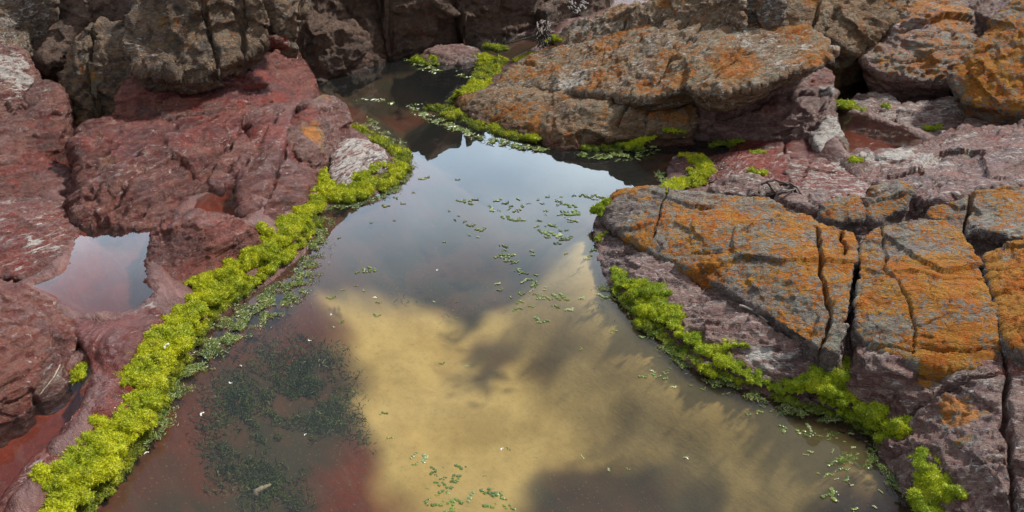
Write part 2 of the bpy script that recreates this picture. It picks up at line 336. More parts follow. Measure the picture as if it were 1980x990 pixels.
def ground():
    xs = np.concatenate([np.linspace(-60, -5, 12)[:-1], np.linspace(-5, -2.8, 60)[:-1], np.arange(-2.8, 3.2, .0125), np.linspace(3.2, 5.4, 60)[1:], np.linspace(5.4, 60, 12)[1:]])
    ys = np.concatenate([np.linspace(-30, .2, 30)[:-1], np.arange(.2, 6.6, .0125), np.linspace(6.6, 12, 60)[1:], np.linspace(12, 900, 14)[1:]])
    X, Y = np.meshgrid(xs, ys); xy = np.stack([X.ravel(), Y.ravel()], 1); near = (np.abs(xy[:, 0]) < 6) & (xy[:, 1] < 13)
    z = np.full(len(xy), -.6); d = np.zeros(len(xy)); zn, dn, nz3 = ground_z(xy[near]); d[near] = dn
    e = sst(np.maximum(np.abs(xy[near, 0])-4.2, xy[near, 1]-7.5), 0, 1.4); z[near] = zn*(1-e)-.6*e
    V = np.stack([xy[:, 0], xy[:, 1], z], 1).astype(np.float32); nx = len(xs); ny = len(ys)
    i = np.arange(nx*ny).reshape(ny, nx); F = np.stack([i[:-1, :-1].ravel(), i[:-1, 1:].ravel(), i[1:, 1:].ravel(), i[1:, :-1].ravel()], 1)
    me = bpy.data.meshes.new('rock_bed'); me.vertices.add(len(V)); me.vertices.foreach_set('co', V.ravel())
    me.loops.add(F.size); me.loops.foreach_set('vertex_index', F.ravel().astype(np.int32)); me.polygons.add(len(F))
    me.polygons.foreach_set('loop_start', np.arange(0, F.size, 4, dtype=np.int32)); me.update(calc_edges=True); me.validate()
    v, nr = getv(me); q = v[near]; dd = dn
    land = sst(-dd, -.02, .04)
    dis = (.012*facets(q*7+.3*pn(q*5, 2)[:, None], 4)+.006*fbm(q*np.array([8, 40, 20], np.float32), 4, 8, True)+.004*fbm(q*40, 2, 2))*(.06+.94*land)
    for zp, poly in PUD.values(): dis = dis*(1-.75*inside(q[:, :2], poly))
    v = v.copy(); v[near, 2] += dis
    me.vertices.foreach_set('co', v.ravel()); me.polygons.foreach_set('use_smooth', [True]*len(F))
    # bed zones: r = gold cloud reflections painted in, g = dark cloud reflections painted in, b = red rock, a = under water
    zone = np.zeros((len(v), 4), np.float32); wz = q[:, :2]+.05*np.stack([pn(q*4, 3)+.5*pn(q*9, 3), pn(q*4, 6)+.5*pn(q*9, 6)], 1)*1.6
    wz2 = q[:, :2]+.02*np.stack([pn(q*12, 3), pn(q*12, 6)], 1)
    B = lambda pts, z=-.26: [U(x, y, z)[:2] for x, y in pts]
    def area(pts, soft, z=-.26, w=wz): return sst(sdist(w, B(pts, z)), -soft, soft)
    gold_refl = area([(650,640),(700,625),(760,600),(830,612),(880,650),(930,640),(1000,600),(1080,575),(1150,545),(1200,560),(1260,640),(1400,720),(1560,770),(1640,800),(1700,840),(1780,930),(1900,1040),(1400,1030),(1380,960),(1200,960),(1050,920),(1010,960),(960,1000),(800,1000),(760,930),(725,860),(715,760),(690,700)], .10)
    dk = area([(945,665),(990,650),(1005,690),(980,725),(900,745),(885,720)], .065)*.85  # dark cloud reflections, painted as patches among the gold
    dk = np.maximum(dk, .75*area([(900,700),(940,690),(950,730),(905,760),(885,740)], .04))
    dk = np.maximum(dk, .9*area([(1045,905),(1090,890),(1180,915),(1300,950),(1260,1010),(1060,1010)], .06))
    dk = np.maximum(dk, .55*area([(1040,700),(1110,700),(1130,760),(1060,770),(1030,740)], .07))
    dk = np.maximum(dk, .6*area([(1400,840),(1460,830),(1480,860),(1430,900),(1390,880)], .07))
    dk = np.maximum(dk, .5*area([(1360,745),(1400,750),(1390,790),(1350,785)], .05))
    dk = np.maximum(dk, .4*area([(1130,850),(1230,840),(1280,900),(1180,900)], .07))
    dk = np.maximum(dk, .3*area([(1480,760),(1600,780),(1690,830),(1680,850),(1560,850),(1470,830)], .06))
    sn = np.clip(1.08*gold_refl+.25*fbm(q*2.2, 3, 77)*gold_refl, 0, 1)*(1-dk)*sst(dd, .01, .04)
    red = area([(600,960),(640,870),(690,850),(760,890),(820,1010),(640,1010)], .05, w=wz)
    red = np.maximum(red, .7*area([(500,730),(590,650),(660,620),(690,660),(640,700),(560,760)], .06))
    red = np.maximum(red, .8*area([(280,900),(420,850),(420,1010),(240,1010)], .07))
    red = np.maximum(red, .7*area([(340,760),(480,700),(520,760),(400,850),(360,990),(260,1010),(290,880)], .07))
    red = np.maximum(red, .75*area([(640,195),(760,185),(900,130),(940,110),(900,180),(800,200),(700,215)], .06, -.1))
    red = np.maximum(red, 1.*area([(1290,290),(1600,255),(1610,310),(1380,345),(1290,330)], .02, -.03))
    red = red*.66
    red = np.maximum(red, sst(-dd, -.06, .02)*np.where((q[:, 0] < .1) & (q[:, 1] < 4.7), .75, np.where(q[:, 1] < 4.5, .5, .15)))
    shallow = sst(.16-dd, 0, .12)
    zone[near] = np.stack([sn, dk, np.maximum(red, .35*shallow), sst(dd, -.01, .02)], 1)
    for kk in PUD: red = np.maximum(red, {'back': .3, 'main': .55}.get(kk, .9)*sst(sdist(q[:, :2], PUD[kk][1]), -.05, .01))
    zone[near, 2] = np.maximum(red, .35*shallow)
    for kk in PUD: zone[near, 3] = np.maximum(zone[near, 3], sst(sdist(q[:, :2], PUD[kk][1]), -.015, .015))
    xr = sst(q[:, 0], .9, 1.3)*(dd < 0); k = np.where(near)[0]; zone[k, 2] *= 1-.3*xr
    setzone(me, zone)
    m, nt, out = newmat('pool_bed_rock'); n = N(nt); p = n.pos(); S, D, Rd, A = n.attr('zone')
    b = n.noise(p, 6, 5, .6, .3); c = n.noise(p, 40, 5, .7); st = n.noise(n.map(p, rot=(0, 0, .9), scale=(1, 5, 5)), 6, 6, .65)
    land = n.mix(n.ramp(st, .4, .6), (.09, .045, .042), (.13, .085, .078))
    deep = n.mix(n.ramp(b, .4, .62), (.060, .050, .034), (.10, .055, .036))
    col = n.mix(A, land, deep)
    rc = n.mix(n.ramp(b, .35, .65), (.27, .045, .020), (.16, .028, .018)); rc = n.mix(n.math('MULTIPLY', A, n.ramp(Rd, .8, .9)), rc, n.mix(n.ramp(b, .35, .65), (.30, .045, .017), (.15, .025, .015))); rc = n.mix(A, n.mix(n.ramp(b, .35, .65), (.115, .030, .024), (.08, .026, .022)), rc); fx = n.ramp(n.noise(p, 55, 6, .75, .3), .42, .62); rc = n.mix(n.math('MULTIPLY', fx, .45), rc, (.09, .035, .03)); rc = n.mix(n.math('MULTIPLY', n.ramp(st, .5, .66), .45), rc, (.22, .10, .08)); col = n.mix(n.math('MULTIPLY', Rd, n.ramp(b, .2, .5, .75, 1)), col, rc)
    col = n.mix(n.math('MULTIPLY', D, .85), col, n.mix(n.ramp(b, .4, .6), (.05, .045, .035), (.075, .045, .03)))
    sc = n.mix(n.ramp(b, .35, .7), (.66, .475, .19), (.52, .36, .135)); sc = n.mix(n.math('MULTIPLY', n.ramp(c, .45, .75), .25), sc, (.26, .18, .07))  # gold of the reflected clouds, put into the bed colour
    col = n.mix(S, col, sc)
    col = n.mix(n.math('MULTIPLY', n.ramp(n.noise(p, 130, 3, .6), .62, .7), .5), col, (.30, .22, .13))
    bs = n.node('ShaderNodeBsdfPrincipled'); n.put(bs.inputs['Base Color'], col); n.put(bs.inputs['Roughness'], n.ramp(c, .3, .7, .3, .6)); n.put(bs.inputs['Specular IOR Level'], n.ramp(A, 0, 1, .5, 0.))
    n.put(bs.inputs['Normal'], n.bump(n.math('MULTIPLY', n.math('ADD', c, st), n.ramp(A, 0, 1, 1, .12)), .9, .014)); nt.links.new(bs.outputs[0], out.inputs[0])
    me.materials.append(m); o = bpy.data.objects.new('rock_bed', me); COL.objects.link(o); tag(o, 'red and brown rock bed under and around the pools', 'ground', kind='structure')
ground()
def watermat(name, tint, milk, milkcol, ior=1.42, rip=.0):
    m, nt, out = newmat(name); n = N(nt); p = n.pos()
    tr = n.node('ShaderNodeBsdfTransparent'); tr.inputs[0].default_value = (*tint, 1)
    df = n.node('ShaderNodeBsdfDiffuse'); df.inputs[0].default_value = (*milkcol, 1)
    gl = n.node('ShaderNodeBsdfGlossy'); gl.inputs['Roughness'].default_value = .0; gl.inputs[0].default_value = (.94, .97, 1, 1)
    nb = n.bump(n.math('ADD', n.noise(p, 7, 3, .5), n.math('MULTIPLY', n.noise(p, 38, 2, .5), .12)), .05, .004)
    a = n.node('ShaderNodeMixShader'); a.inputs[0].default_value = milk; nt.links.new(tr.outputs[0], a.inputs[1]); nt.links.new(df.outputs[0], a.inputs[2])
    fr = n.node('ShaderNodeFresnel'); fr.inputs['IOR'].default_value = ior
    b = n.node('ShaderNodeMixShader'); nt.links.new(fr.outputs[0], b.inputs[0]); nt.links.new(a.outputs[0], b.inputs[1]); nt.links.new(gl.outputs[0], b.inputs[2])
    nt.links.new(b.outputs[0], out.inputs[0]); return m
M_WATER = watermat('pool_water', (.88, .88, .82), .05, (.14, .17, .17)); M_PUD = watermat('puddle_water', (.92, .88, .86), .04, (.16, .14, .14))
M_SEA = watermat('sea_water', (.3, .36, .36), .6, (.25, .32, .34))
def sheet(name, poly, z, mat, grow, label, kind='structure', cat=None):
    A = sum(poly[k][0]*poly[(k+1) % len(poly)][1]-poly[(k+1) % len(poly)][0]*poly[k][1] for k in range(len(poly)))
    if A < 0: poly = poly[::-1]
    R = np.array(poly, float); t = np.roll(R, -1, 0)-np.roll(R, 1, 0); nn = np.stack([t[:, 1], -t[:, 0]], 1); nn /= np.linalg.norm(nn, axis=1)[:, None]+1e-9
    R = R+nn*grow; n = len(R)
    vo, _, fo, *_r = delaunay_2d_cdt([Vector(q) for q in R.tolist()], [(k, (k+1) % n) for k in range(n)], [], 1, 1e-5)
    me = mesh_from(name, [(v.x, v.y, z) for v in vo], [tuple(q) for q in fo]); me.materials.append(mat)
    bm = bmesh.new(); bm.from_mesh(me)
    for f in bm.faces:
        if f.normal.z < 0: f.normal_flip()
    bm.to_mesh(me); bm.free()
    o = bpy.data.objects.new(name, me); COL.objects.link(o); tag(o, label, cat, kind=kind); return o
sheet('water', POOL, 0, M_WATER, .05, 'still rock pool water mirroring the clouds')
for nm, lb in (('main', 'pale pinkish puddle in a hollow of the red rock'), ('narrow', 'narrow channel of water beside the ridged rock'), ('ridge', 'small dark red puddle between two red ridges'),
               ('low', 'long shallow puddle over bright red rock'), ('brown', 'red brown pool beside the grey rocks'), ('back', 'dark pool under the overhanging boulders')):
    sheet('puddle_water', PUD[nm][1], PUD[nm][0], M_PUD, .045, lb)
sheet('sea_water', [(-70, 6.9), (70, 6.9), (300, 900), (-300, 900)], -.02, M_SEA, 0, 'pale sea water beyond the rocks')
# ------------------------------------------------------------------ the rocks, left side
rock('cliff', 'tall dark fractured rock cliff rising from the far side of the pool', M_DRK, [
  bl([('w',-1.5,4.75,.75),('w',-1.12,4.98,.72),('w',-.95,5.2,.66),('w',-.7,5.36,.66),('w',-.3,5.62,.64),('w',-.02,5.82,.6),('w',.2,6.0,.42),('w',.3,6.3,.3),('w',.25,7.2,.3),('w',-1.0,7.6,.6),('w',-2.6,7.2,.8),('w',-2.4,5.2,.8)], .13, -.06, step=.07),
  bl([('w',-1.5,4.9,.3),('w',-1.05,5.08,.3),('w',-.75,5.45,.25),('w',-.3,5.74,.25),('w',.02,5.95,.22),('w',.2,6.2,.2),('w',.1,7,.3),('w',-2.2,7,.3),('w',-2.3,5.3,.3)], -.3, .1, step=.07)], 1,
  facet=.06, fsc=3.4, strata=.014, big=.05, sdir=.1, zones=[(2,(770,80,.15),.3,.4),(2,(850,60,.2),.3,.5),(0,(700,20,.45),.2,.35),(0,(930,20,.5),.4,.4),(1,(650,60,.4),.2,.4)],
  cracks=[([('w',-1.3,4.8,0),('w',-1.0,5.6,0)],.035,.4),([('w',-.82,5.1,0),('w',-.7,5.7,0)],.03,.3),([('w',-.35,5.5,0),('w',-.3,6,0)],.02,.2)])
rock('boulder', 'blocky grey brown boulder spotted with orange lichen above the red rock face', M_GRY, [
  bl([(240,80,.5),(250,30,.6),(285,-20,.7),('w',-1.75,5.0,.8),('w',-1.0,5.05,.75),(580,15,.62),(592,66,.5),(560,80,.48),(510,78,.48),(462,108,.45),(428,130,.43),(370,140,.42),(300,140,.42),(268,150,.4)], .26, -.06, [(400,60,.56),(330,70,.54),(500,30,.6),(400,-50,.78),(530,-50,.74)], .01, thick=.09)], 2,
  facet=.05, fsc=4.2, strata=.012, base=(.12,.12,0,0), sdir=1.3, zones=[(0,(370,40,.6),.3,.3),(0,(325,60,.55),.14,.42),(0,(345,20,.6),.1,.4),(0,(420,55,.55),.07,.42),(1,(250,90,.5),.1,.6),(2,(540,95,.45),.1,.7)],
  cracks=[([(425,135,.43),(400,40,.6),(390,-40,.76)],.018,.06),([(460,105,.45),(490,20,.6),(470,-40,.75)],.018,.05)])
rock('rock_ledge', 'salmon red rock face with a slanting crack under the grey boulder', M_RED, [
  bl([(212,240,.21),(235,170,.34),(290,115,.42),(450,80,.39),(540,85,.33),(585,105,.26),(602,138,.2),(608,168,.17),(600,200,.17),(520,218,.18),(440,238,.2),(330,253,.2),(260,252,.19)], .0, .02, [(480,150,.28),(350,190,.27),(550,150,.22)], .02)], 3,
  facet=.022, fsc=4, strata=.014, base=(0,.05,.38,.1), sdir=.35, zones=[(2,(500,130,.35),.35,.95),(2,(420,170,.3),.25,.75),(2,(570,110,.4),.2,.9)],
  cracks=[([(310,205,.26),(400,170,.3),(480,150,.32)],.018,.06),([(300,235,.23),(420,215,.24),(520,195,.22)],.014,.05)])
rock('boulder', 'dark cracked boulder with yellow lichen left of the grey boulder', M_GRY, [
  bl([(122,170,.3),(128,110,.4),(150,60,.5),(190,40,.54),(245,50,.53),(262,100,.45),(262,150,.36),(255,185,.28),(215,205,.22),(150,195,.25)], .0, -.02, [(200,110,.44)], .01)], 4,
  facet=.045, fsc=6, strata=.012, sdir=1.2, base=(.2,.1,0,0), zones=[(0,(185,145,.35),.08,.5),(0,(215,140,.35),.05,.45),(0,(150,110,.4),.08,.42),(1,(190,40,.5),.12,.5)],
  cracks=[([(180,200,.25),(185,120,.4),(200,40,.5)],.02,.08)])
rock('boulder', 'boulder coloured dark for the shaded gap at the top left behind the cracked one', M_DRK, [
  bl([(40,60,.42),(60,-30,.62),(180,-60,.72),(320,-60,.76),(310,0,.64),(240,45,.5),(190,38,.5),(150,60,.45),(120,120,.34),(70,110,.36)], .0, -.05)], 5, facet=.05, fsc=5)  # dark rock colour stands in for the shade of the gap
rock('boulder', 'pale grey weathered boulder in the top left corner', M_GRY, [
  bl([(-300,90,.4),(-250,-40,.7),(60,-50,.72),(112,0,.6),(108,25,.54),(62,50,.48),(55,80,.43),(0,100,.4),(-100,110,.4)], .0, -.03, bulge=.02)], 6, facet=.03, strata=.014, base=(.1,.45,0,.0), sdir=.5)
rock('boulder', 'ridged rock with pale grey strata at the left edge', M_PUL, [
  bl([(-300,200,.5),(-200,85,.52),(20,90,.43),(52,108,.39),(62,140,.35),(75,170,.31),(60,200,.28),(0,260,.22),(-200,300,.3)], .0, 0, [(0,160,.37)], .02)], 7,
  facet=.03, fsc=4, strata=.026, sdir=.55, base=(0,.22,.3,.2), zones=[(1,(25,145,.38),.2,.85),(1,(0,190,.3),.15,.7)])
rock('boulder', 'smooth purple brown hump between the grey strata and the dark hollow', M_PUL, [
  bl([(-200,250,.36),(30,230,.27),(60,170,.33),(95,162,.34),(122,170,.32),(130,195,.28),(125,240,.22),(100,285,.16),(80,305,.14),(135,330,.11),(148,350,.1),(140,368,.095),(110,382,.095),(0,392,.1),(-250,410,.2)], .0, .01, [(90,210,.29),(20,290,.21)], .02)], 8,
  facet=.028, fsc=4.5, strata=.014, sdir=.9, base=(0,.1,.4,.5), zones=[(2,(60,320,.16),.25,.7)])
rock('standing_stone', 'small upright stone wedged in the dark hollow, speckled with ochre lichen', M_BRN, [
  bl([(136,182,.27),(146,160,.31),(160,153,.32),(170,170,.29),(173,212,.21),(152,236,.16),(139,222,.18)], .05, 0)], 9, facet=.015, fsc=12, strata=.006, base=(.5,.3,0,0), vox=.007)
rock('rock_slab', 'broad wet red slab with diagonal ridges above the pale puddle', M_RED, [
  bl([(162,285,.2),(175,245,.25),(260,252,.22),(340,247,.21),(450,230,.2),(500,222,.19),(505,250,.17),(480,300,.14),(455,330,.12),(425,355,.1),(395,372,.095),(372,395,.09),(330,420,.09),(300,438,.087),(262,445,.087),(180,437,.09),(160,425,.1),(158,380,.14),(158,330,.18)], -.05, .01, [(300,330,.18),(300,400,.13),(420,290,.17)], .012)], 10,
  facet=.03, fsc=4, strata=.044, ssc=.55, sdir=.95, base=(0,.06,.36,.5), zones=[(2,(300,270,.2),.3,.95),(2,(400,265,.19),.2,.95),(1,(280,340,.18),.15,.4),(1,(410,300,.15),.2,.35),(0,(215,330,.19),.04,.6),(3,(300,270,.2),.35,.9)],
  cracks=[([(195,435,.1),(260,370,.14),(340,310,.17),(470,245,.2)],.03,.035),([(262,440,.09),(330,375,.13),(420,310,.15),(505,235,.18)],.026,.04),([(345,410,.09),(400,350,.11),(450,300,.14)],.022,.035),([(180,310,.2),(280,285,.2),(420,245,.2)],.02,.025),([(170,380,.15),(240,330,.18),(300,300,.19)],.018,.02)])
rock('rock_slab', 'smooth purple red slab beside the small dark red puddle', M_RED, [
  bl([(440,238,.2),(520,215,.2),(590,200,.19),(600,235,.16),(585,280,.13),(592,330,.08),(596,365,.05),(570,395,.045),(530,425,.055),(492,436,.07),(476,425,.085),(474,390,.093),(466,366,.094),(440,364,.092),(415,370,.092),(450,330,.12),(490,280,.16),(500,245,.18)], -.08, .01, [(540,300,.14),(520,370,.1)], .012)], 11,
  facet=.02, fsc=4, strata=.034, ssc=.55, sdir=1.0, base=(0,.12,.4,.6), zones=[(3,(490,340,.12),.2,1.),(1,(500,270,.17),.15,.4),(2,(500,260,.18),.25,.9)],
  cracks=[([(500,430,.07),(530,350,.1),(560,270,.15),(580,215,.18)],.022,.03),([(455,360,.09),(500,300,.14),(545,230,.18)],.018,.022)])
rock('boulder', 'rounded grey brown nose of rock with an orange lichen patch above the moss ring', M_PUL, [
  bl([(548,260,.18),(575,215,.2),(600,195,.205),(630,178,.21),(655,186,.195),(668,205,.17),(675,232,.12),(672,265,.06),(655,300,.02),(635,325,.03),(612,350,.03),(600,368,.03),(588,335,.09),(576,300,.13)], -.15, 0, [(625,235,.185),(600,290,.14)], .02)], 12,
  facet=.02, fsc=5, strata=.010, sdir=.3, base=(0,.1,.2,.2), zones=[(0,(625,262,.17),.11,.75),(0,(630,185,.21),.1,.5),(2,(580,230,.19),.12,.9)], cracks=[([(570,330,.1),(600,290,.14),(640,250,.17)],.012,.03)])
rock('boulder', 'rounded red brown hump at the right edge of the pale puddle', M_RED, [
  bl([(290,512,.1),(288,480,.12),(296,455,.14),(322,428,.17),(360,412,.19),(405,408,.195),(455,418,.18),(500,437,.14),(500,470,.08),(450,520,.03),(400,560,.03),(360,600,.03),(300,592,.06),(283,555,.085)], -.15, .0, [(370,460,.165),(430,460,.15)], .02)], 13,
  facet=.02, fsc=5, strata=.011, sdir=1.15, base=(0,.08,.42,.3), zones=[(3,(300,500,.12),.14,.8)])
rock('rock_slab', 'striped purple slab with pale streaks left of the pale puddle', M_PUL, [
  bl([(-300,400,.25),(0,388,.15),(60,380,.14),(130,384,.125),(153,395,.115),(150,425,.1),(143,465,.09),(130,495,.085),(95,527,.085),(60,543,.09),(0,535,.11),(-300,560,.2)], -.05, .0, [(60,450,.14)], .012)], 14,
  facet=.016, fsc=4, strata=.018, sdir=1.1, base=(0,.22,.45,.4), zones=[(1,(90,470,.12),.12,.75),(2,(10,480,.13),.2,.9)])
rock('boulder', 'large rough red brown boulder at the lower left edge', M_RED, [
  bl([(-300,540,.28),(-20,528,.15),(56,562,.1),(90,584,.097),(125,604,.097),(148,624,.1),(152,648,.1),(135,675,.11),(100,700,.12),(60,730,.12),(35,765,.12),(-30,790,.12),(-300,800,.3)], -.05, .0, [(60,640,.17),(0,620,.2),(0,700,.19)], .03)], 15,
  facet=.024, fsc=5, strata=.012, sdir=1.2, base=(0,.14,.32,.25), zones=[(1,(100,590,.1),.12,.5)])
rock('rock_shelf', 'smooth crimson rock shelf between the long puddle and the bright moss', M_RED, [
  bl([(140,625,.097),(200,622,.1),(235,616,.1),(290,592,.1),(300,565,.1),(350,560,.07),(372,600,.02),(345,680,.01),(300,760,.01),(262,840,.005),(200,930,.005),(120,1000,.01),(20,1090,.05),(-120,1160,.1),(-60,1060,.07),(20,960,.055),(80,890,.056),(130,835,.056),(160,760,.06),(180,715,.075),(165,670,.1),(148,640,.1)], -.15, .0, [(240,680,.1),(220,780,.08),(260,640,.1),(120,900,.06)], .01)], 16,
  facet=.010, fsc=5, strata=.012, ssc=.7, sdir=1.25, base=(0,.08,.8,.75), zones=[(1,(270,600,.1),.1,.6),(1,(100,920,.06),.1,.5)], vox=.0055)
rock('stone', 'elongated smooth grey stone lying in the dark hollow by the long puddle', M_PUL, [
  bl([(56,752,.1),(68,720,.13),(88,690,.15),(105,678,.155),(120,688,.15),(112,722,.12),(92,750,.1),(70,766,.09)], .0, .0, bulge=.012)], 17, facet=.006, fsc=9, strata=.003, big=.006, base=(0,.3,.1,.3), vox=.005)
rock('stone', 'small dark brown boulder at the left edge above the long puddle', M_RED, [
  bl([(-250,720,.22),(-60,690,.2),(5,705,.17),(35,745,.14),(38,785,.1),(18,812,.07),(-20,850,.05),(-250,900,.1)], -.05, .0, [(-20,760,.17)], .02)], 18, facet=.02, base=(0,.2,.2,.1))
rock('islet', 'low pinkish rock islet with white streaks, ringed by yellow green moss', M_PUL, [
  bl([(640,345,.03),(640,300,.05),(660,272,.06),(700,266,.06),(740,285,.05),(752,305,.04),(740,325,.03),(700,345,.025),(660,368,.02)], -.2, .04, bulge=.012)], 19,
  facet=.012, fsc=8, strata=.008, sdir=1.3, base=(0,.65,.5,.1), zones=[(1,(665,300,.05),.06,1.)])
# ------------------------------------------------------------------ right side
rock('rock_slab', 'long lichen crusted slab with a pale rounded nose overhanging the red rock', M_BRN, [
  bl([(950,175,.05),(965,155,.07),(985,140,.085),(1040,103,.12),(1078,90,.16),(1130,86,.21),(1180,70,.27),(1260,52,.34),(1330,46,.38),(1400,44,.405),(1480,46,.42),(1550,54,.43),(1590,66,.435),(1612,84,.435),(1617,100,.43),(1608,118,.42),(1580,130,.41),(1530,142,.40),(1500,158,.385),(1450,172,.36),(1400,184,.33),(1350,180,.31),(1325,165,.30),(1298,182,.26),(1240,194,.22),(1190,190,.19),(1100,178,.15),(1020,172,.09)], -.1, -.10, [(1300,130,.32),(1150,130,.2),(1450,110,.39)], .01, thick=.10)], 20,
  facet=.022, fsc=4, strata=.022, ssc=.8, sdir=.35, upl=.26, base=(.2,.40,0,0), zones=[(1,(1450,80,.41),.28,.72),(1,(1560,100,.42),.2,.85),(1,(1110,165,.16),.2,.85),(1,(1000,160,.09),.15,.6),(0,(1300,120,.32),.25,.5)],
  cracks=[([(1370,50,.4),(1300,110,.34),(1270,160,.28)],.014,.03),([(1420,120,.39),(1350,165,.33)],.016,.04),([(1440,60,.42),(1420,120,.39),(1290,125,.33)],.008,.012),([(1240,90,.28),(1190,130,.24),(1120,170,.16)],.009,.015),([(1500,150,.39),(1560,120,.41)],.008,.012)])
rock('layered_rock', 'purple and crimson layered rock face under the pale nose of the long slab', M_PUR, [
  bl([(1285,205,.13),(1330,182,.19),(1400,172,.22),(1480,158,.25),(1560,138,.28),(1600,128,.28),(1614,150,.25),(1616,200,.18),(1622,235,.13),(1600,262,.08),(1560,266,.06),(1450,268,.03),(1380,262,.03),(1310,252,.05)], -.1, .0, [(1500,220,.15),(1400,225,.11)], .0)], 21,
  facet=.035, fsc=5, strata=.016, sdir=.3, base=(0,.05,.25,.1), zones=[(2,(1560,170,.2),.14,.85),(2,(1480,205,.15),.12,.7),(2,(1310,245,.07),.1,.9),(1,(1598,180,.2),.07,.9)],
  cracks=[([(1340,235,.08),(1450,225,.11),(1600,190,.19)],.016,.06),([(1300,215,.1),(1450,195,.17),(1560,165,.22)],.014,.05)])
rock('speckled_rock', 'white speckled foot of the rock face beside the brown pool', M_PUR, [
  bl([(1570,262,.09),(1590,235,.14),(1604,215,.18),(1620,228,.15),(1634,262,.1),(1646,305,.075),(1640,322,.07),(1600,312,.07),(1585,290,.08)], -.05, .01)], 22, facet=.012, fsc=8, base=(0,.85,.25,.1), strata=.006)
rock('rock_slab', 'brown tilted slab with green moss along its foot, in front of the long slab', M_BRN, [
  bl([(880,196,.02),(905,180,.05),(960,173,.075),(1080,174,.11),(1170,188,.14),(1235,203,.15),(1300,207,.15),(1345,200,.17),(1352,232,.12),(1320,248,.09),(1240,256,.07),(1180,266,.05),(1117,281,.02),(1071,287,.0),(1048,268,.01),(960,248,.01),(905,228,.01)], -.2, -.03, [(1150,225,.125),(1000,205,.075),(1210,235,.12)], .025)], 23,
  facet=.02, fsc=4, strata=.012, sdir=.5, upl=.28, base=(.15,.2,.0,.1), redlow=(.06,.45), zones=[(1,(980,190,.08),.1,.6)],
  cracks=[([(1195,250,.08),(1215,215,.14),(1235,200,.15)],.014,.04),([(950,240,.02),(1000,210,.08),(1030,190,.1)],.012,.02),([(1245,255,.08),(1252,215,.14)],.008,.02)])
rock('boulder', 'lichen covered ridge of rock behind the long slab at the top', M_BRN, [
  bl([(1078,78,.18),(1100,55,.22),(1140,38,.28),(1190,18,.34),(1250,2,.42),(1300,-20,.5),(1400,-40,.6),(1438,-10,.58),(1440,25,.52),(1432,50,.45),(1300,60,.36),(1200,72,.28),(1130,92,.19),(1095,90,.17)], -.1, -.03, [(1250,35,.38)], .02)], 24,
  facet=.035, fsc=4.5, strata=.014, sdir=.5, upl=.32, base=(.1,.35,0,0), zones=[(1,(1130,55,.26),.18,.8)], cracks=[([(1190,75,.27),(1210,40,.34),(1260,10,.42)],.02,.08),([(1300,55,.38),(1400,15,.52)],.015,.05)])
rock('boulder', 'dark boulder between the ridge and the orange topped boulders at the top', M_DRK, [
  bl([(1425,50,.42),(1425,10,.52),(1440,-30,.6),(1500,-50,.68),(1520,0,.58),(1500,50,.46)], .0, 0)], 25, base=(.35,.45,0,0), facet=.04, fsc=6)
rock('boulder', 'big orange and brown boulder overhanging the dark pool at the top', M_BRN, [
  bl([(1500,52,.45),(1520,-10,.58),(1550,-70,.68),(1760,-80,.68),(1770,-10,.55),(1720,40,.45),(1685,85,.35),(1665,105,.31),(1640,100,.33),(1600,72,.4),(1560,60,.43)], .0, -.14, [(1620,20,.5)], .03)], 26,
  facet=.03, fsc=4, strata=.012, sdir=.9, base=(.38,.1,0,0), zones=[(0,(1560,10,.52),.14,.62),(0,(1680,0,.52),.16,.72),(1,(1530,20,.5),.08,.7)], cracks=[([(1565,60,.44),(1600,-30,.6)],.014,.05)])
rock('boulder', 'purple brown boulder with orange upper edge and dark hollow beneath', M_PUR, [
  bl([(1665,112,.29),(1690,80,.35),(1725,40,.44),(1765,-10,.54),(1800,-60,.62),(1860,-40,.56),(1900,30,.43),(1912,75,.36),(1895,120,.29),(1870,150,.24),(1835,165,.21),(1770,158,.22),(1715,148,.235),(1680,135,.25)], .04, -.12, [(1780,80,.37)], .03)], 27,
  facet=.03, fsc=4.5, strata=.016, sdir=.35, base=(.15,.15,.0,0), upl=.3, zones=[(0,(1780,40,.42),.22,.75),(0,(1760,0,.5),.2,.8),(0,(1840,110,.3),.1,.5)], cracks=[([(1680,125,.27),(1760,115,.31),(1880,90,.35)],.01,.03)])
rock('boulder', 'reddish grey boulder in the top right corner behind the others', M_PUR, [
  bl([(1830,-10,.5),(1880,-70,.65),(2200,-70,.7),(2200,40,.55),(1990,30,.5),(1940,50,.45),(1890,25,.47)], .0, 0, bulge=.02)], 28, base=(.25,.1,.3,0))
rock('boulder', 'tall boulder with a bright orange lichen side at the right edge', M_ORA, [
  bl([(1840,155,.3),(1850,130,.34),(1880,90,.42),(1915,45,.5),(1960,5,.58),(2050,-50,.7),(2300,-50,.75),(2350,180,.45),(2100,235,.3),(1990,220,.26),(1930,212,.25),(1880,205,.24),(1850,180,.26)], .05, -.12, [(1960,110,.42)], .03)], 29,
  facet=.03, fsc=4.5, strata=.010, sdir=.8, base=(.45,.2,0,0), upl=.12, zones=[(0,(1890,110,.4),.2,.62),(0,(1950,60,.5),.26,.6),(1,(1975,90,.45),.1,.6),(0,(1870,160,.3),.1,.7)])
rock('boulder', 'low grey boulder with moss on its left end, in front of the dark pool', M_PUR, [
  bl([(1640,205,.1),(1655,185,.13),(1685,177,.15),(1725,182,.15),(1745,205,.13),(1748,225,.1),(1715,238,.085),(1665,224,.085)], .0, .01, bulge=.01)], 30, facet=.018, fsc=8, base=(.15,.45,0,0), strata=.009)
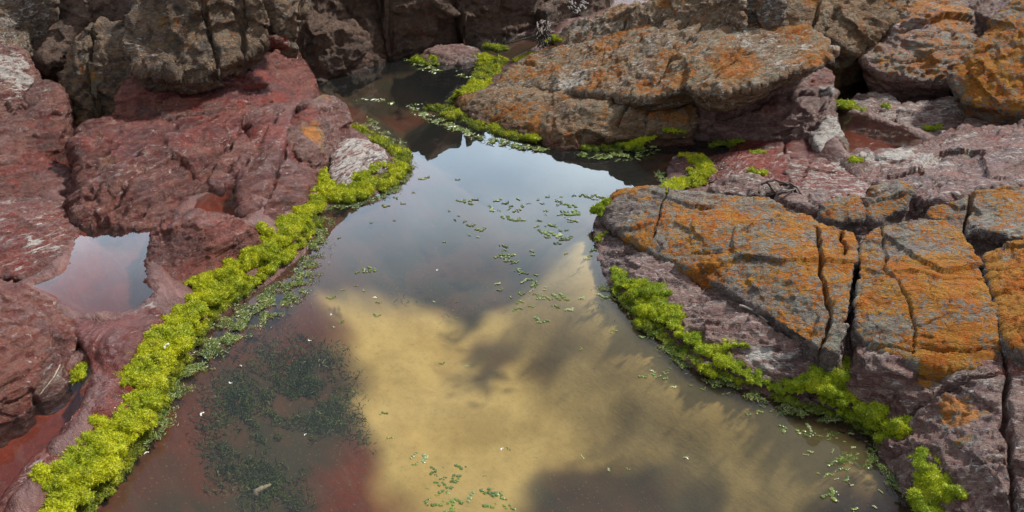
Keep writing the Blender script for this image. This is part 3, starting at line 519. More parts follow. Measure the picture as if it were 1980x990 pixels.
rock('boulder', 'knobbly grey boulder right of the mossy one, beside the brown pool', M_PUR, [
  bl([(1722,222,.1),(1740,200,.13),(1780,190,.15),(1830,182,.16),(1865,192,.17),(1875,215,.15),(1860,240,.12),(1820,258,.1),(1790,270,.085),(1750,252,.085)], .0, .01, bulge=.015)], 31, facet=.022, fsc=8, base=(.15,.45,0,0), strata=.010)
rock('boulder', 'shaded grey purple rock under the tall orange boulder', M_PUR, [
  bl([(1850,262,.12),(1875,225,.16),(1870,195,.2),(1930,190,.22),(2100,200,.25),(2100,260,.22),(1990,262,.2),(1910,275,.15)], .0, .0)], 32, base=(.1,.3,.1,0))
rock('rock_slab', 'pink and white streaked slab sloping down from the right edge', M_PUR, [
  bl([(1640,325,.085),(1650,305,.09),(1700,292,.095),(1783,292,.1),(1792,272,.11),(1830,250,.14),(1870,240,.17),(1920,250,.2),(2000,235,.25),(2250,225,.35),(2250,380,.3),(1985,362,.25),(1880,368,.21),(1800,400,.17),(1762,368,.15),(1700,360,.12),(1665,350,.1)], -.05, .0, [(1900,300,.2),(1730,320,.11)], .01)], 33,
  facet=.022, fsc=5, strata=.015, sdir=.75, base=(0,.28,.4,0), zones=[(1,(1700,315,.1),.16,1.),(1,(1790,330,.14),.14,.95),(1,(1840,275,.16),.1,.9),(2,(1930,270,.21),.16,.8),(0,(1870,300,.19),.05,.7),(0,(1975,300,.24),.08,.65)])
rock('rock_slab', 'flat terracotta red slab beside the mossy nub', M_RED, [
  bl([(1355,325,.02),(1385,308,.03),(1440,298,.04),(1500,292,.045),(1518,300,.05),(1522,330,.055),(1530,352,.07),(1500,352,.07),(1450,348,.06),(1400,350,.04),(1372,345,.03)], -.15, .02, bulge=.004)], 34,
  facet=.010, fsc=5, strata=.006, sdir=.2, base=(0,.3,.75,0), vox=.008)
rock('rock_slab', 'wet crimson slab half sunk in shallow water under the layered face', M_RED, [
  bl([(1400,305,.0),(1425,262,.02),(1500,256,.04),(1515,270,.04),(1520,300,.03),(1440,305,.005)], -.15, .03)], 35, facet=.006, strata=.004, base=(0,.0,1.,.9), vox=.008)
rock('rock_slab', 'second crimson slab in the corner by the white speckled foot', M_RED, [
  bl([(1518,305,.045),(1520,272,.05),(1580,258,.06),(1592,270,.06),(1590,310,.05)], -.15, .0)], 36, facet=.006, strata=.004, base=(0,.05,1.,.8), vox=.008)
rock('rock_slab', 'rough pinkish slab between the terracotta slab and the pale one', M_PUR, [
  bl([(1520,312,.055),(1590,305,.06),(1645,315,.08),(1668,345,.1),(1700,365,.12),(1690,385,.125),(1650,378,.12),(1600,385,.115),(1560,385,.1),(1530,360,.08)], -.1, .01)], 37,
  facet=.016, fsc=6, strata=.009, sdir=.2, base=(0,.45,.6,0), zones=[(1,(1620,330,.08),.1,.9)])
rock('stone', 'small layered grey rock at the back edge of the orange slab', M_PUR, [
  bl([(1368,366,.06),(1378,350,.08),(1420,340,.1),(1460,340,.105),(1500,352,.1),(1505,372,.09),(1440,378,.08)], -.05, 0)], 38, facet=.012, fsc=9, strata=.012, base=(.1,.35,0,0), vox=.008)
rock('stone', 'dark grey stone block beside the bent dry branch', M_PUR, [
  bl([(1500,378,.1),(1510,358,.11),(1560,362,.125),(1592,372,.135),(1598,395,.14),(1570,405,.135),(1530,392,.12)], -.05, 0)], 39, facet=.016, fsc=9, strata=.008, base=(.15,.35,0,0), vox=.008)
rock('islet', 'small pink rock nub in the water half covered by moss', M_PUR, [
  bl([(1293,318,.01),(1305,300,.03),(1335,293,.045),(1365,305,.05),(1392,330,.045),(1380,352,.03),(1330,345,.02)], -.2, .02, bulge=.01)], 40, base=(0,.3,.5,.2), facet=.012, vox=.008)
rock('stone', 'small orange topped block left of a dark cleft behind the slabs', M_ORA, [
  bl([(1585,420,.15),(1592,398,.165),(1615,384,.18),(1660,376,.19),(1668,395,.18),(1664,424,.155),(1630,430,.15)], .0, .0, bulge=.008)], 41, facet=.018, fsc=8, upl=.32, base=(.15,.2,.2,0), strata=.010, vox=.008)
rock('stone', 'larger orange topped block right of the dark cleft behind the slabs', M_ORA, [
  bl([(1670,415,.15),(1672,388,.185),(1700,360,.21),(1745,352,.225),(1757,372,.215),(1755,395,.19),(1730,410,.17),(1690,428,.15)], .0, -.01, bulge=.008)], 42, facet=.02, fsc=7, upl=.36, base=(.15,.3,.1,0), strata=.009, vox=.008)
rock('rock_slab', 'orange lichen slab behind a dark crack at the right edge', M_ORA, [
  bl([(1790,418,.18),(1800,400,.2),(1850,390,.22),(1885,374,.235),(1925,366,.25),(2000,352,.28),(2250,340,.36),(2250,470,.34),(1990,462,.27),(1930,455,.25),(1885,440,.235),(1880,462,.2),(1830,432,.18)], .0, -.02, bulge=.012)], 43,
  facet=.022, fsc=5, upl=.42, base=(.15,.3,.1,0), sdir=.2, cracks=[([(1870,462,.22),(1868,420,.23),(1880,375,.24)],.012,.05)], zones=[(1,(1960,450,.26),.12,.7)])
rock('rock_slab', 'broad slab crusted with orange lichen sloping to the pool, left of the deep crack', M_ORA, [
  bl([(1168,428,.04),(1176,398,.06),(1192,378,.09),(1260,368,.12),(1380,373,.15),(1470,380,.17),(1540,402,.19),(1592,432,.205),(1640,442,.215),(1658,466,.22),(1650,520,.225),(1645,580,.225),(1638,640,.21),(1618,685,.18),(1570,665,.165),(1510,625,.145),(1440,580,.13),(1370,540,.11),(1290,500,.09),(1215,465,.06)], -.05, -.015, [(1400,450,.17),(1560,540,.2)], .012)], 44,
  facet=.016, fsc=4, strata=.008, sdir=-.15, upl=.52, base=(.05,.2,.05,0), vox=.0075, zones=[(0,(1210,430,.07),.16,.0),(0,(1290,480,.09),.12,.05),(0,(1440,580,.13),.09,.12),(1,(1560,410,.19),.09,.95),(0,(1400,440,.16),.4,.58)],
  cracks=[([(1578,440,.2),(1585,520,.2),(1600,600,.2),(1590,680,.19)],.011,.035),([(1625,445,.21),(1632,500,.22)],.012,.04),([(1290,370,.13),(1278,420,.11),(1260,465,.09)],.009,.02),([(1430,460,.17),(1480,440,.18),(1510,410,.18)],.009,.015),([(1370,400,.15),(1395,385,.16)],.006,.008)])
rock('rock_slab', 'domed slab crusted with orange lichen between two deep cracks', M_ORA, [
  bl([(1666,478,.22),(1678,450,.24),(1710,436,.255),(1760,431,.265),(1820,431,.27),(1850,442,.27),(1880,480,.27),(1898,530,.27),(1915,590,.265),(1930,650,.25),(1928,690,.225),(1895,712,.205),(1800,712,.19),(1720,690,.185),(1660,655,.19),(1656,600,.21),(1661,540,.22)], .0, -.02, [(1800,560,.27)], .012)], 45,
  facet=.016, fsc=4, strata=.008, sdir=-.15, upl=.52, base=(.1,.2,.0,0), vox=.0065, zones=[(0,(1800,580,.27),.3,.66),(0,(1860,650,.25),.2,.85)],
  cracks=[([(1705,440,.25),(1715,520,.25),(1760,600,.24),(1768,690,.2)],.008,.014),([(1668,660,.2),(1760,690,.19),(1925,690,.21)],.01,.02)])
rock('rock_slab', 'grey green lichened slab beyond the right hand deep crack', M_ORA, [
  bl([(1903,490,.26),(1935,484,.28),(1990,480,.3),(2250,480,.38),(2280,690,.38),(2000,690,.28),(1958,672,.26),(1940,630,.26),(1922,560,.26)], .0, -.02, bulge=.012)], 46,
  facet=.016, fsc=5, upl=.5, base=(.28,.3,.0,0), strata=.012, sdir=.0, vox=.007)
rock('shore_rock', 'purple grey shore rock sloping into the pool below the orange slabs', M_PUR, [
  bl([(1150,455,.01),(1160,425,.015),(1176,400,.025),(1230,395,.05),(1400,430,.09),(1560,440,.1),(1640,440,.1),(1700,430,.1),(1800,425,.13),(1900,440,.16),(2100,450,.22),(2300,560,.25),(2300,1150,.22),(1960,1150,.12),(1860,1060,.02),(1800,1005,.01),(1745,930,.01),(1712,850,.01),(1645,805,.005),(1560,785,.005),(1450,745,.005),(1350,710,.005),(1288,655,.005),(1222,600,.005),(1180,545,.005),(1160,500,.005)], -.3, .06,
   [(1500,660,.1),(1640,700,.13),(1700,760,.12),(1850,850,.14),(1900,720,.2),(1250,540,.05),(1380,620,.07),(1800,740,.16),(1648,600,.09),(1760,880,.08),(1900,960,.12),(1560,750,.05)], .0, .05)], 47,
  facet=.02, fsc=4.5, strata=.013, sdir=-.45, base=(0,.28,.12,0), redlow=(.02,.4), vox=.007, zones=[(1,(1230,490,.05),.14,.55),(1,(1480,690,.07),.1,.85),(1,(1520,630,.1),.1,.75),(1,(1370,590,.07),.12,.5),(0,(1870,820,.14),.075,.82),(0,(1840,800,.14),.05,.7),(0,(1890,860,.14),.05,.75),(0,(1850,725,.17),.06,.8),(0,(1790,730,.17),.03,.7),(0,(1610,660,.15),.05,.6),(2,(1970,700,.22),.12,.5)],
  cracks=[([(1648,450,.12),(1650,560,.12),(1642,640,.13),(1640,720,.1)],.03,.05),([(1935,640,.24),(1945,760,.18),(1940,850,.16),(1955,1010,.12)],.013,.05),([(1700,800,.1),(1760,780,.13),(1860,755,.16),(1935,735,.2)],.011,.045),([(1285,490,.06),(1340,550,.07),(1440,610,.08),(1530,660,.1)],.010,.03),([(1600,640,.13),(1590,690,.11),(1570,740,.08)],.01,.035),([(1730,850,.07),(1800,870,.1),(1850,930,.1)],.009,.02)])
# rear shore, seen through gaps and from the side
rock('boulder', 'flat dark rock at the very back beside the pale sea water', M_DRK, [
  bl([('w',.2,5.95,.12),('w',.35,6.05,.2),('w',.62,6.2,.22),('w',.75,6.5,.2),('w',.4,6.9,.2),('w',-.1,6.7,.2)], -.3, 0)], 48, facet=.03, base=(0,.1,.2,0))
rock('stone', 'low dark rock at the waterline under the cliff behind the moss', M_PUR, [
  bl([(800,112,.02),(830,95,.05),(880,86,.06),(925,92,.05),(940,110,.02),(880,125,.01)], -.15, 0, bulge=.01)], 49, facet=.02, base=(0,.2,.2,.2))
# ------------------------------------------------------------------ moss, algae, weed
def pxs(py, z=0.): # metres per photo pixel at this row
    b = (495-py)/FPX; return (CH-z)/(math.sin(PITCH)-b*math.cos(PITCH))/FPX
def leafmat(name, c1, c2, c3, rough=.55, trans=.3, fine=30):
    m, nt, out = newmat(name); n = N(nt); p = n.pos(); R_, G_, B_, A_ = n.attr('zone')
    a = n.noise(p, 11, 4, .6); b = n.noise(p, fine, 4, .7)
    col = n.mix(n.ramp(a, .36, .62), c1, c2); col = n.mix(n.math('MULTIPLY', n.ramp(n.math('ADD', n.math('MULTIPLY', b, .6), n.math('MULTIPLY', R_, .4)), .5, .75), .8), col, c3)
    col = n.mix(n.math('MULTIPLY', n.ramp(n.noise(p, 19, 4, .7), .58, .7), .55), col, (.20, .17, .03))
    col = n.mix(n.math('MULTIPLY', G_, .85), col, (.055, .085, .022))
    col = n.mix(n.math('MULTIPLY', n.ramp(R_, .93, .97), .6), col, (.42, .40, .20))
    bs = n.node('ShaderNodeBsdfPrincipled'); n.put(bs.inputs['Base Color'], col); n.put(bs.inputs['Roughness'], rough); bs.inputs['Specular IOR Level'].default_value = .35
    tl = n.node('ShaderNodeBsdfTranslucent'); n.put(tl.inputs[0], col); mx = n.node('ShaderNodeMixShader'); mx.inputs[0].default_value = trans
    nt.links.new(bs.outputs[0], mx.inputs[1]); nt.links.new(tl.outputs[0], mx.inputs[2]); nt.links.new(mx.outputs[0], out.inputs[0]); return m
M_MOSS = leafmat('bright_moss', (.44, .46, .008), (.26, .32, .008), (.60, .56, .03))
M_MOSG = leafmat('green_moss', (.38, .43, .010), (.20, .29, .012), (.46, .48, .02))
M_ALG = leafmat('floating_algae', (.15, .21, .04), (.06, .10, .025), (.36, .38, .14), .3, .2, 90)
M_WEED = leafmat('sunken_weed', (.10, .14, .035), (.06, .085, .028), (.17, .22, .06), .7, .2, 40)
def tufts(pts, nr, length, width, lay=.5, seg=2, r=None):
    """curved tapering fronds; returns verts, faces, per-vertex random"""
    r = r or rng; k = len(pts); rd = r.normal(size=(k, 3)); rd /= np.linalg.norm(rd, axis=1)[:, None]
    up = nr+rd*lay; up /= np.linalg.norm(up, axis=1)[:, None]; bend = r.normal(size=(k, 3))*.5; bend[:, 2] -= .25
    side = np.cross(up, r.normal(size=(k, 3))); side /= np.linalg.norm(side, axis=1)[:, None]+1e-9
    L = length*(.5+r.random(k))[:, None]; W = width*(.6+.8*r.random(k))[:, None]
    a = pts-up*L*.2; b = pts+up*L*.5+bend*L*.18; c = pts+up*L*.85+bend*L*.6
    V = np.stack([a-side*W*.4, a+side*W*.4, b-side*W*.5, b+side*W*.5, c], 1).reshape(-1, 3)
    o = np.arange(k)*5; F = [(i, i+1, i+3, i+2) for i in o.tolist()]+[(i+2, i+3, i+4) for i in o.tolist()]
    return V, F, np.repeat(r.random(k), 5)
def surf_points(me, v, nr, dens, zmin=-.01):
    me.calc_loop_triangles(); t = np.empty(len(me.loop_triangles)*3, np.int32); me.loop_triangles.foreach_get('vertices', t); t = t.reshape(-1, 3)
    A, B, C_ = v[t[:, 0]], v[t[:, 1]], v[t[:, 2]]; ar = .5*np.linalg.norm(np.cross(B-A, C_-A), axis=1)
    n_ = nr[t[:, 0]]; ok = (n_[:, 2] > -.35) & (A[:, 2] > zmin); ar = ar.astype(np.float64)*ok; k = int(ar.sum()*dens); k = k if ar.sum() > 0 else 0; ar += 1e-12
    i = rng.choice(len(ar), k, p=ar/ar.sum()); u = rng.random((k, 2)); s = np.sqrt(u[:, :1]); w1 = 1-s; w2 = s*(1-u[:, 1:]); w3 = s*u[:, 1:]
    return A[i]*w1+B[i]*w2+C_[i]*w3, n_[i]
BM = bmesh.new(); bmesh.ops.create_icosphere(BM, subdivisions=2, radius=1); ICO_V = np.array([v.co for v in BM.verts]); ICO_F = [[v.index for v in f.verts] for f in BM.faces]; BM.free()
MOSSN = 0
_dg = bpy.context.evaluated_depsgraph_get(); _dg.update()
def hitz(px, py):
    o = Vector((0, 0, CH)); d = (Vector(U(px, py, 0))-o).normalized(); ok, loc, *_r = scene.ray_cast(_dg, o, d)
    return loc.z if ok else 0.
def moss(label, strokes, mat=None, flat=.46, dens=150000, hair=.0068, z0=.02, group='moss cushions on the rocks'):
    """strokes: lists of (px, py, width_px[, z])"""
    global MOSSN; MOSSN += 1; V = []; F = []; rr = np.random.default_rng(100+MOSSN)
    for st in strokes:
        pts = []
        for k in range(len(st)):
            a = st[k]; za = max(0., float(np.median([hitz(a[0]+dx*a[2]*.3, a[1]+dy*a[2]*.3) for dx, dy in ((0, 0), (-1, 0), (1, 0), (0, -1), (0, 1))]))); wa = np.array([*U(a[0], a[1], za), a[2]*.5*pxs(a[1], za)])
            if k:
                m = max(1, int(np.linalg.norm((wa-pw)[:3])/(.30*min(wa[3], pw[3])))); pts += [pw+(wa-pw)*q/m for q in range(m)]
            pw = wa
        pts.append(pw)
        for q in pts:
            r0 = q[3]*(.8+.35*rr.random()); nb = 5
            for _ in range(nb):
                an = rr.random()*6.283; off = r0*.92*math.sqrt(rr.random()); r = max(.006, r0*(.18+.26*rr.random()))
                c = np.array([q[0]+math.cos(an)*off, q[1]+math.sin(an)*off, q[2]+r0*.05*rr.normal()]); o = len(V)
                V += (ICO_V*np.array([r, r, r*flat*(.9+.8*rr.random())])+c).tolist(); F += [[x+o for x in f] for f in ICO_F]
    Y = np.mean([x[1] for x in V]); vox = min(max(.0042, .0023*Y), .28*flat*min(q[2]*.5*pxs(q[1]) for st in strokes for q in st)+.0015)
    me = remeshed(V, F, vox, 3); v, nr = getv(me)
    bil = np.abs(pn(v*26, 5+MOSSN)); bil2 = np.abs(pn(v*62, 9)); 
    v = v+nr*(.016*(bil-.25)+.008*(bil2-.2)+.012*pn(v*9, 3))[:, None]
    me.vertices.foreach_set('co', v.astype(np.float32).ravel()); me.update(); v, nr = getv(me)
    p, pnrm = surf_points(me, v, nr, dens*min(1, (2.6/Y)**1.5)); sc = max(1, (Y/2.4)**.6)
    TV, TF, TR = tufts(p, pnrm+np.array([0, 0, .25]), hair*sc, .0021*sc, .8)
    F0 = [list(q.vertices) for q in me.polygons]; o = len(v); bpy.data.meshes.remove(me)
    me = mesh_from('moss', np.concatenate([v, TV]), F0+[tuple(i+o for i in f) for f in TF])
    AV = np.concatenate([v, TV]); zn = np.zeros((len(AV), 4)); zn[:, 0] = np.concatenate([rng.random(len(v))*.6, TR])
    zn[:, 1] = .85*sst(.020-AV[:, 2]+.016*pn(AV*30, 4), -.012, .016); setzone(me, zn)
    o = finish('moss_cushion', me, AV, mat or M_MOSS, False); tag(o, label, 'moss', group); return o
moss('long bright yellow green moss band along the left shore, broadest at its lower end', [
  [(90,1000,95),(125,960,90),(160,915,110),(190,880,125),(225,835,95),(255,780,100),(280,725,95),(312,670,85),(340,625,85),(375,580,100),(412,545,100),(455,505,95),(500,478,85),(545,450,80),(585,418,64),(602,395,50)],[(110,930,50),(75,915,26)],[(235,740,30),(300,640,40)],
  [(165,985,50),(230,905,44),(275,840,44),(312,765,40),(345,695,40),(380,640,44),(425,592,44),(478,548,40),(535,502,40),(585,460,36),(612,425,30)],[(90,915,50,.05),(140,900,70,.05)],[(150,865,70,.045),(200,850,60,.04)],[(500,440,22,.09),(515,448,24,.08)],[(360,545,35,.06),(390,540,50,.05)]], dens=160000)
moss('yellow green moss cushion ringing the low pinkish islet', [[(622,330,38,.04),(618,355,50,.03),(625,380,60,.02),(680,375,62,.02),(730,358,58,.02),(765,335,48,.02),(778,305,38,.02),(760,288,32,.03),(730,270,28,.03),(700,255,24,.03),(682,243,18,.03)],[(735,318,30,.04),(690,345,26,.04)]])
moss('moss cushion spreading down the right shore below the purple rock', [[(1195,532,50,.02),(1215,550,42,.02),(1245,560,50,.03),(1285,560,36,.04)],[(1235,585,45,.01),(1270,595,60,.02),(1310,620,55,.02),(1345,650,55,.02),(1385,680,55,.02),(1425,705,55,.01),(1470,735,42,.01)],[(1195,560,30),(1250,625,36),(1310,675,36),(1370,712,34),(1440,740,30)],[(1385,670,40,.04),(1420,662,34,.06),(1448,668,22,.06)]], M_MOSG)
moss('tall clumped green moss at the mouth of the deep crack on the right shore', [[(1500,748,36,.01),(1540,742,46,.02),(1580,730,50,.03),(1610,745,75,.03),(1650,775,50,.02),(1690,788,48,.02)],[(1578,710,22,.07),(1585,735,40,.05)],[(1636,695,16,.1),(1632,722,28,.07),(1620,745,40,.05)],[(1490,765,26),(1560,785,34),(1640,805,34),(1690,835,30)],[(1600,770,45,.01),(1680,815,40,.0),(1705,785,34,.04)]], M_MOSG)
moss('round green moss cushion near the lower right below the slanting crack', [[(1710,845,36,.0),(1730,830,50,.04),(1750,820,38,.05)]], M_MOSG)
moss('largest green moss cushion on the right shore, at the bottom right corner', [[(1780,885,42,.05),(1800,910,70,.03),(1815,945,100,.02),(1810,985,90,.0)],[(1830,930,60,.06),(1862,955,40,.07)]], M_MOSG)
moss('small moss cushion at the left tip of the orange slab', [[(1182,388,22,.05),(1168,402,32,.02),(1165,412,30,.0)]], M_MOSG)
moss('tiny moss tuft clinging below the left tip of the orange slab', [[(1168,452,16,.03),(1155,462,18,.0)]], M_MOSG)
moss('isolated moss cushion on the dark water under the cliff', [[(800,120,26,.02),(820,115,46,.03),(845,122,40,.02)]], M_MOSG)
moss('yellow green moss winding between the dark back pool and the long slab', [[(955,92,34,.05),(975,95,22,.05)],[(925,110,22,.04),(955,118,50,.03),(950,140,56,.02),(935,160,50,.02),(905,178,38,.02),(880,192,32,.02)],[(1000,117,18,.08),(1030,102,12,.11)]])
moss('yellow green moss band along the front of the brown tilted slab', [[(835,210,36,.01),(862,212,46,.02),(885,228,40,.02)],[(900,235,34,.03),(935,246,34,.03),(970,255,36,.03),(1010,265,32,.03),(1042,266,22,.03)]])
moss('small moss cushion beside the dry twigs at the top', [[(1060,84,16,.18),(1072,78,24,.19),(1082,76,14,.2)]])
moss('green moss clumps under the right end of the brown tilted slab', [[(1130,285,26,.0),(1155,284,32,.0),(1190,288,26,.0)],[(1200,275,28,.02),(1220,280,44,.0),(1240,270,34,.02),(1262,264,18,.03)]], M_MOSG)
moss('small moss tuft at the corner where brown slab meets the layered face', [[(1292,252,22,.05),(1308,251,26,.05),(1322,256,16,.04)]], M_MOSG)
moss('flat moss raft beside the wet crimson slab', [[(1382,280,26,.01),(1405,275,34,.01),(1435,270,22,.015)]], M_MOSG, flat=.25)
moss('sliver of pale moss on the edge of the terracotta slab', [[(1455,296,10,.05),(1478,293,10,.05)]], M_MOSG, flat=.25)
moss('moss spilling over the small pink rock nub to the back edge of the orange slab', [[(1318,300,26,.04),(1345,305,34,.05),(1365,325,40,.05),(1340,335,34,.04),(1355,350,38,.03),(1315,358,40,.01),(1290,368,20,.01)]])
moss('square little moss cushion on the terracotta slab by the branch', [[(1460,332,24,.08),(1475,336,30,.08)]])
moss('moss cushion on the left end of the low grey boulder', [[(1618,200,30,.11),(1640,205,34,.11),(1665,212,26,.1)]], M_MOSG)
moss('tiny moss dot between the two low grey boulders', [[(1710,205,12,.14),(1716,208,10,.13)]], M_MOSG)
moss('small moss tuft at the right corner of the brown pool', [[(1793,248,18,.12),(1808,247,16,.12)]], M_MOSG)
moss('small moss tuft at the near left corner of the brown pool', [[(1650,310,16,.09),(1664,312,14,.09)]], M_MOSG)
moss('small moss tuft in the shadow by the long red puddle', [[(142,722,16,.08),(155,708,18,.09),(146,735,12,.07)]])
# ---- mats of loose fronds on the water
def mat_of(name, label, strokes, mat, dens, z=.003, size=.012, lift=.35, seed=1):
    rr = np.random.default_rng(seed); P_ = []
    for st in strokes:
        for k in range(len(st)-1):
            (x1, y1, w1), (x2, y2, w2) = st[k], st[k+1]; a = np.array(U(x1, y1, z)); b = np.array(U(x2, y2, z)); r1 = w1*.5*pxs(y1); r2 = w2*.5*pxs(y2)
            k2 = int(np.linalg.norm(b-a)*(r1+r2)*dens); t = rr.random((k2, 1)); q = a+(b-a)*t; r = r1+(r2-r1)*t; off = rr.normal(size=(k2, 2))*.5
            q[:, :2] += off*r*1.0; P_.append(q)
    p = np.concatenate(P_); m = (fbm(p*np.array([20, 20, 1.]), 3, 50) > -.12+.3*rr.random(len(p))) & (sdist(p[:, :2], POOL) > -.03); p = p[m]; k = len(p)
    an = rr.random(k)*6.283; L = size*(.4+rr.random(k)*1.2); W = L*(.18+.2*rr.random(k)); d = np.stack([np.cos(an), np.sin(an)], 1); s = np.stack([-d[:, 1], d[:, 0]], 1)
    cv = rr.normal(size=k)*.35; V = []
    for t, wd in ((-.5, .35), (0, 1.), (.5, .3)):
        c = p[:, :2]+d*(L*t)[:, None]+s*(cv*L*(t*t*4))[:, None]*.5; h = p[:, 2]+(L*lift*rr.random(k)*(1 if t > 0 else .3))
        for sg in (-1, 0, 1): V.append(np.concatenate([c+s*(W*wd*.5*sg)[:, None], (h+(W*.45 if sg == 0 else 0)*wd)[:, None]], 1))
    V = np.stack(V, 1).reshape(-1, 3); o = np.arange(k)*9; F = []
    for i in o.tolist():
        for r_ in (0, 3):
            for c_ in (0, 1): F.append((i+r_+c_, i+r_+c_+1, i+r_+c_+4, i+r_+c_+3))
    me = mesh_from(name, V, F); zn = np.zeros((len(V), 4)); zn[:, 0] = np.repeat(rr.random(k), 9); setzone(me, zn)
    ob = finish(name, me, V, mat, False); tag(ob, label, 'algae', kind='stuff'); return ob
mat_of('algae_fringe', 'grey green algae fronds floating beside the left moss band', [[(625,425,40),(610,470,50),(595,520,50),(565,565,55),(520,600,55),(470,630,60),(420,665,55),(375,700,55),(345,745,55),(325,790,45),(300,830,30)],[(560,540,70),(500,575,40),(430,620,30)],[(300,700,60),(330,760,70)],[(360,720,60),(430,650,70),(520,590,80),(580,540,60)],[(330,800,40),(290,860,30)],[(620,400,30),(690,400,22),(760,372,22),(795,325,20),(775,280,22),(720,245,26),(690,238,18)],[(350,660,50),(400,600,50),(480,540,50),(560,480,50),(610,430,40)]], M_ALG, 90000, size=.0085, lift=.7, seed=2)
mat_of('algae_fringe', 'grey green algae fronds floating along the right shore moss', [[(1165,555,30),(1190,575,36)],[(1205,590,16),(1265,650,20),(1300,685,40),(1350,718,45),(1400,745,40),(1450,760,36),(1510,778,40),(1570,795,40),(1630,812,18)],[(1610,890,24),(1660,888,36),(1700,895,55),(1730,920,55),(1760,960,35)],[(1690,860,26),(1715,880,30)],[(1510,790,20),(1540,800,26),(1600,815,18)]], M_ALG, 85000, size=.0085, lift=.6, seed=3)
mat_of('algae_fringe', 'algae fronds floating around the brown tilted slab and mossy nub', [[(800,212,22),(840,232,30),(885,250,26),(950,272,28),(1030,288,24),(1060,292,14)],[(1120,298,20),(1180,303,40),(1230,298,40),(1262,285,20)],[(1275,335,22),(1290,350,34),(1285,365,22)],[(790,115,20),(850,140,30)],[(940,175,26),(900,200,26)]], M_ALG, 26000, size=.02, seed=4)
mat_of('algae_fringe', 'thin scum of algae specks on the dark back pool', [[(680,195,12),(720,190,22),(760,200,14)],[(700,225,10),(730,240,14)],[(790,205,14),(820,200,16)],[(885,140,20),(905,150,16)]], M_ALG, 9000, size=.02, lift=.1, seed=5)
# sunken weed on the bed
def weed():
    rr = np.random.default_rng(21); P_ = []
    for pts, dens in (([(505,715),(560,720),(600,690),(690,690),(720,740),(725,840),(740,900),(700,880),(660,860),(620,900),(620,990),(660,1040),(380,1040),(400,880),(390,800),(450,770)], 130000), ([(640,560),(760,540),(900,560),(960,620),(900,640),(700,600)], 9000), ([(560,600),(640,640),(600,720),(520,740),(480,700)], 22000), ([(1180,640),(1230,700),(1180,760),(1100,700)], 7000)):
        B_ = np.array([U(x, y, -.27)[:2] for x, y in pts]); mn, mx = B_.min(0), B_.max(0); k = int(np.prod(mx-mn)*dens); q = mn+rr.random((k, 2))*(mx-mn)
        wq = q+.05*np.stack([pn(np.c_[q*6, np.zeros(k)], 1), pn(np.c_[q*6, np.zeros(k)], 5)], 1)
        sd = sdist(wq, [tuple(x) for x in B_]); nz = fbm(np.c_[q*5, np.zeros(k)], 4, 12); nz2 = fbm(np.c_[q*14, np.zeros(k)], 3, 44); m = rr.random(k) < np.clip(.46+1.5*(nz+.7*nz2), 0, 1)*sst(sd, 0, .22); P_.append(q[m])
    q = np.concatenate(P_); z, d, _ = ground_z(q); p = np.c_[q, z+.01]
    hgt = .035+.05*np.clip(fbm(p*np.array([7, 7, 0]), 2, 3)+.4, 0, 1); TV, TF, TR = tufts(p, np.tile([0, 0, 1.], (len(p), 1)), .016, .003, 1.2, r=rr); TV[:, 2] = np.minimum(TV[:, 2], -.02)
    me = mesh_from('sunken_weed', TV, TF); zn = np.zeros((len(TV), 4)); zn[:, 0] = TR; setzone(me, zn); tag(finish('sunken_weed', me, TV, M_WEED, False), 'dark green weed growing on the pool bed at the lower left', 'weed', kind='stuff')
weed()
# ---- single floating flecks
def fleck_mesh(k):
    rr = np.random.default_rng(300+k); V = []; F = []; nb = 4+k % 4; el = 1+rr.random()*1.2
    for q in range(nb):
        t = (q/(nb-1)-.5)*2*el; r = .35+.4*rr.random(); c = np.array([t, .6*math.sin(t*(1+k*.3)+k)+.25*rr.normal(), 0]); B_ = ICO_V*np.array([r*1.1, r, r*.45]); B_ = B_*(1+.4*pn(B_*3.1, k*3.+q)[:, None])
        F += [tuple(i+len(V) for i in f) for f in ICO_F]; V += (B_+c).tolist()
    V = np.array(V)
    p = V[rr.integers(0, len(V), 26)]; TV, TF, TR = tufts(p, np.c_[p[:, :2], np.full(26, .12)], .4, .16, .4, r=rr); TV[:, 2] = np.clip(TV[:, 2], -.02, .4); o = len(V)
    me = mesh_from('algae_fleck', np.concatenate([V, TV]), F+[tuple(i+o for i in f) for f in TF]); zn = np.zeros((o+len(TV), 4)); zn[:, 0] = np.r_[rr.random(o)*.7, TR]; setzone(me, zn)
    me.materials.append(M_ALG if k % 3 else M_FLK); return me
M_FLK = leafmat('pale_algae', (.25, .28, .13), (.16, .2, .08), (.36, .38, .22), .3, .1, 90)
M_SPK = leafmat('white_speck', (.6, .6, .55), (.5, .5, .45), (.7, .7, .66), .4, 0)
FM = [fleck_mesh(k) for k in range(6)]
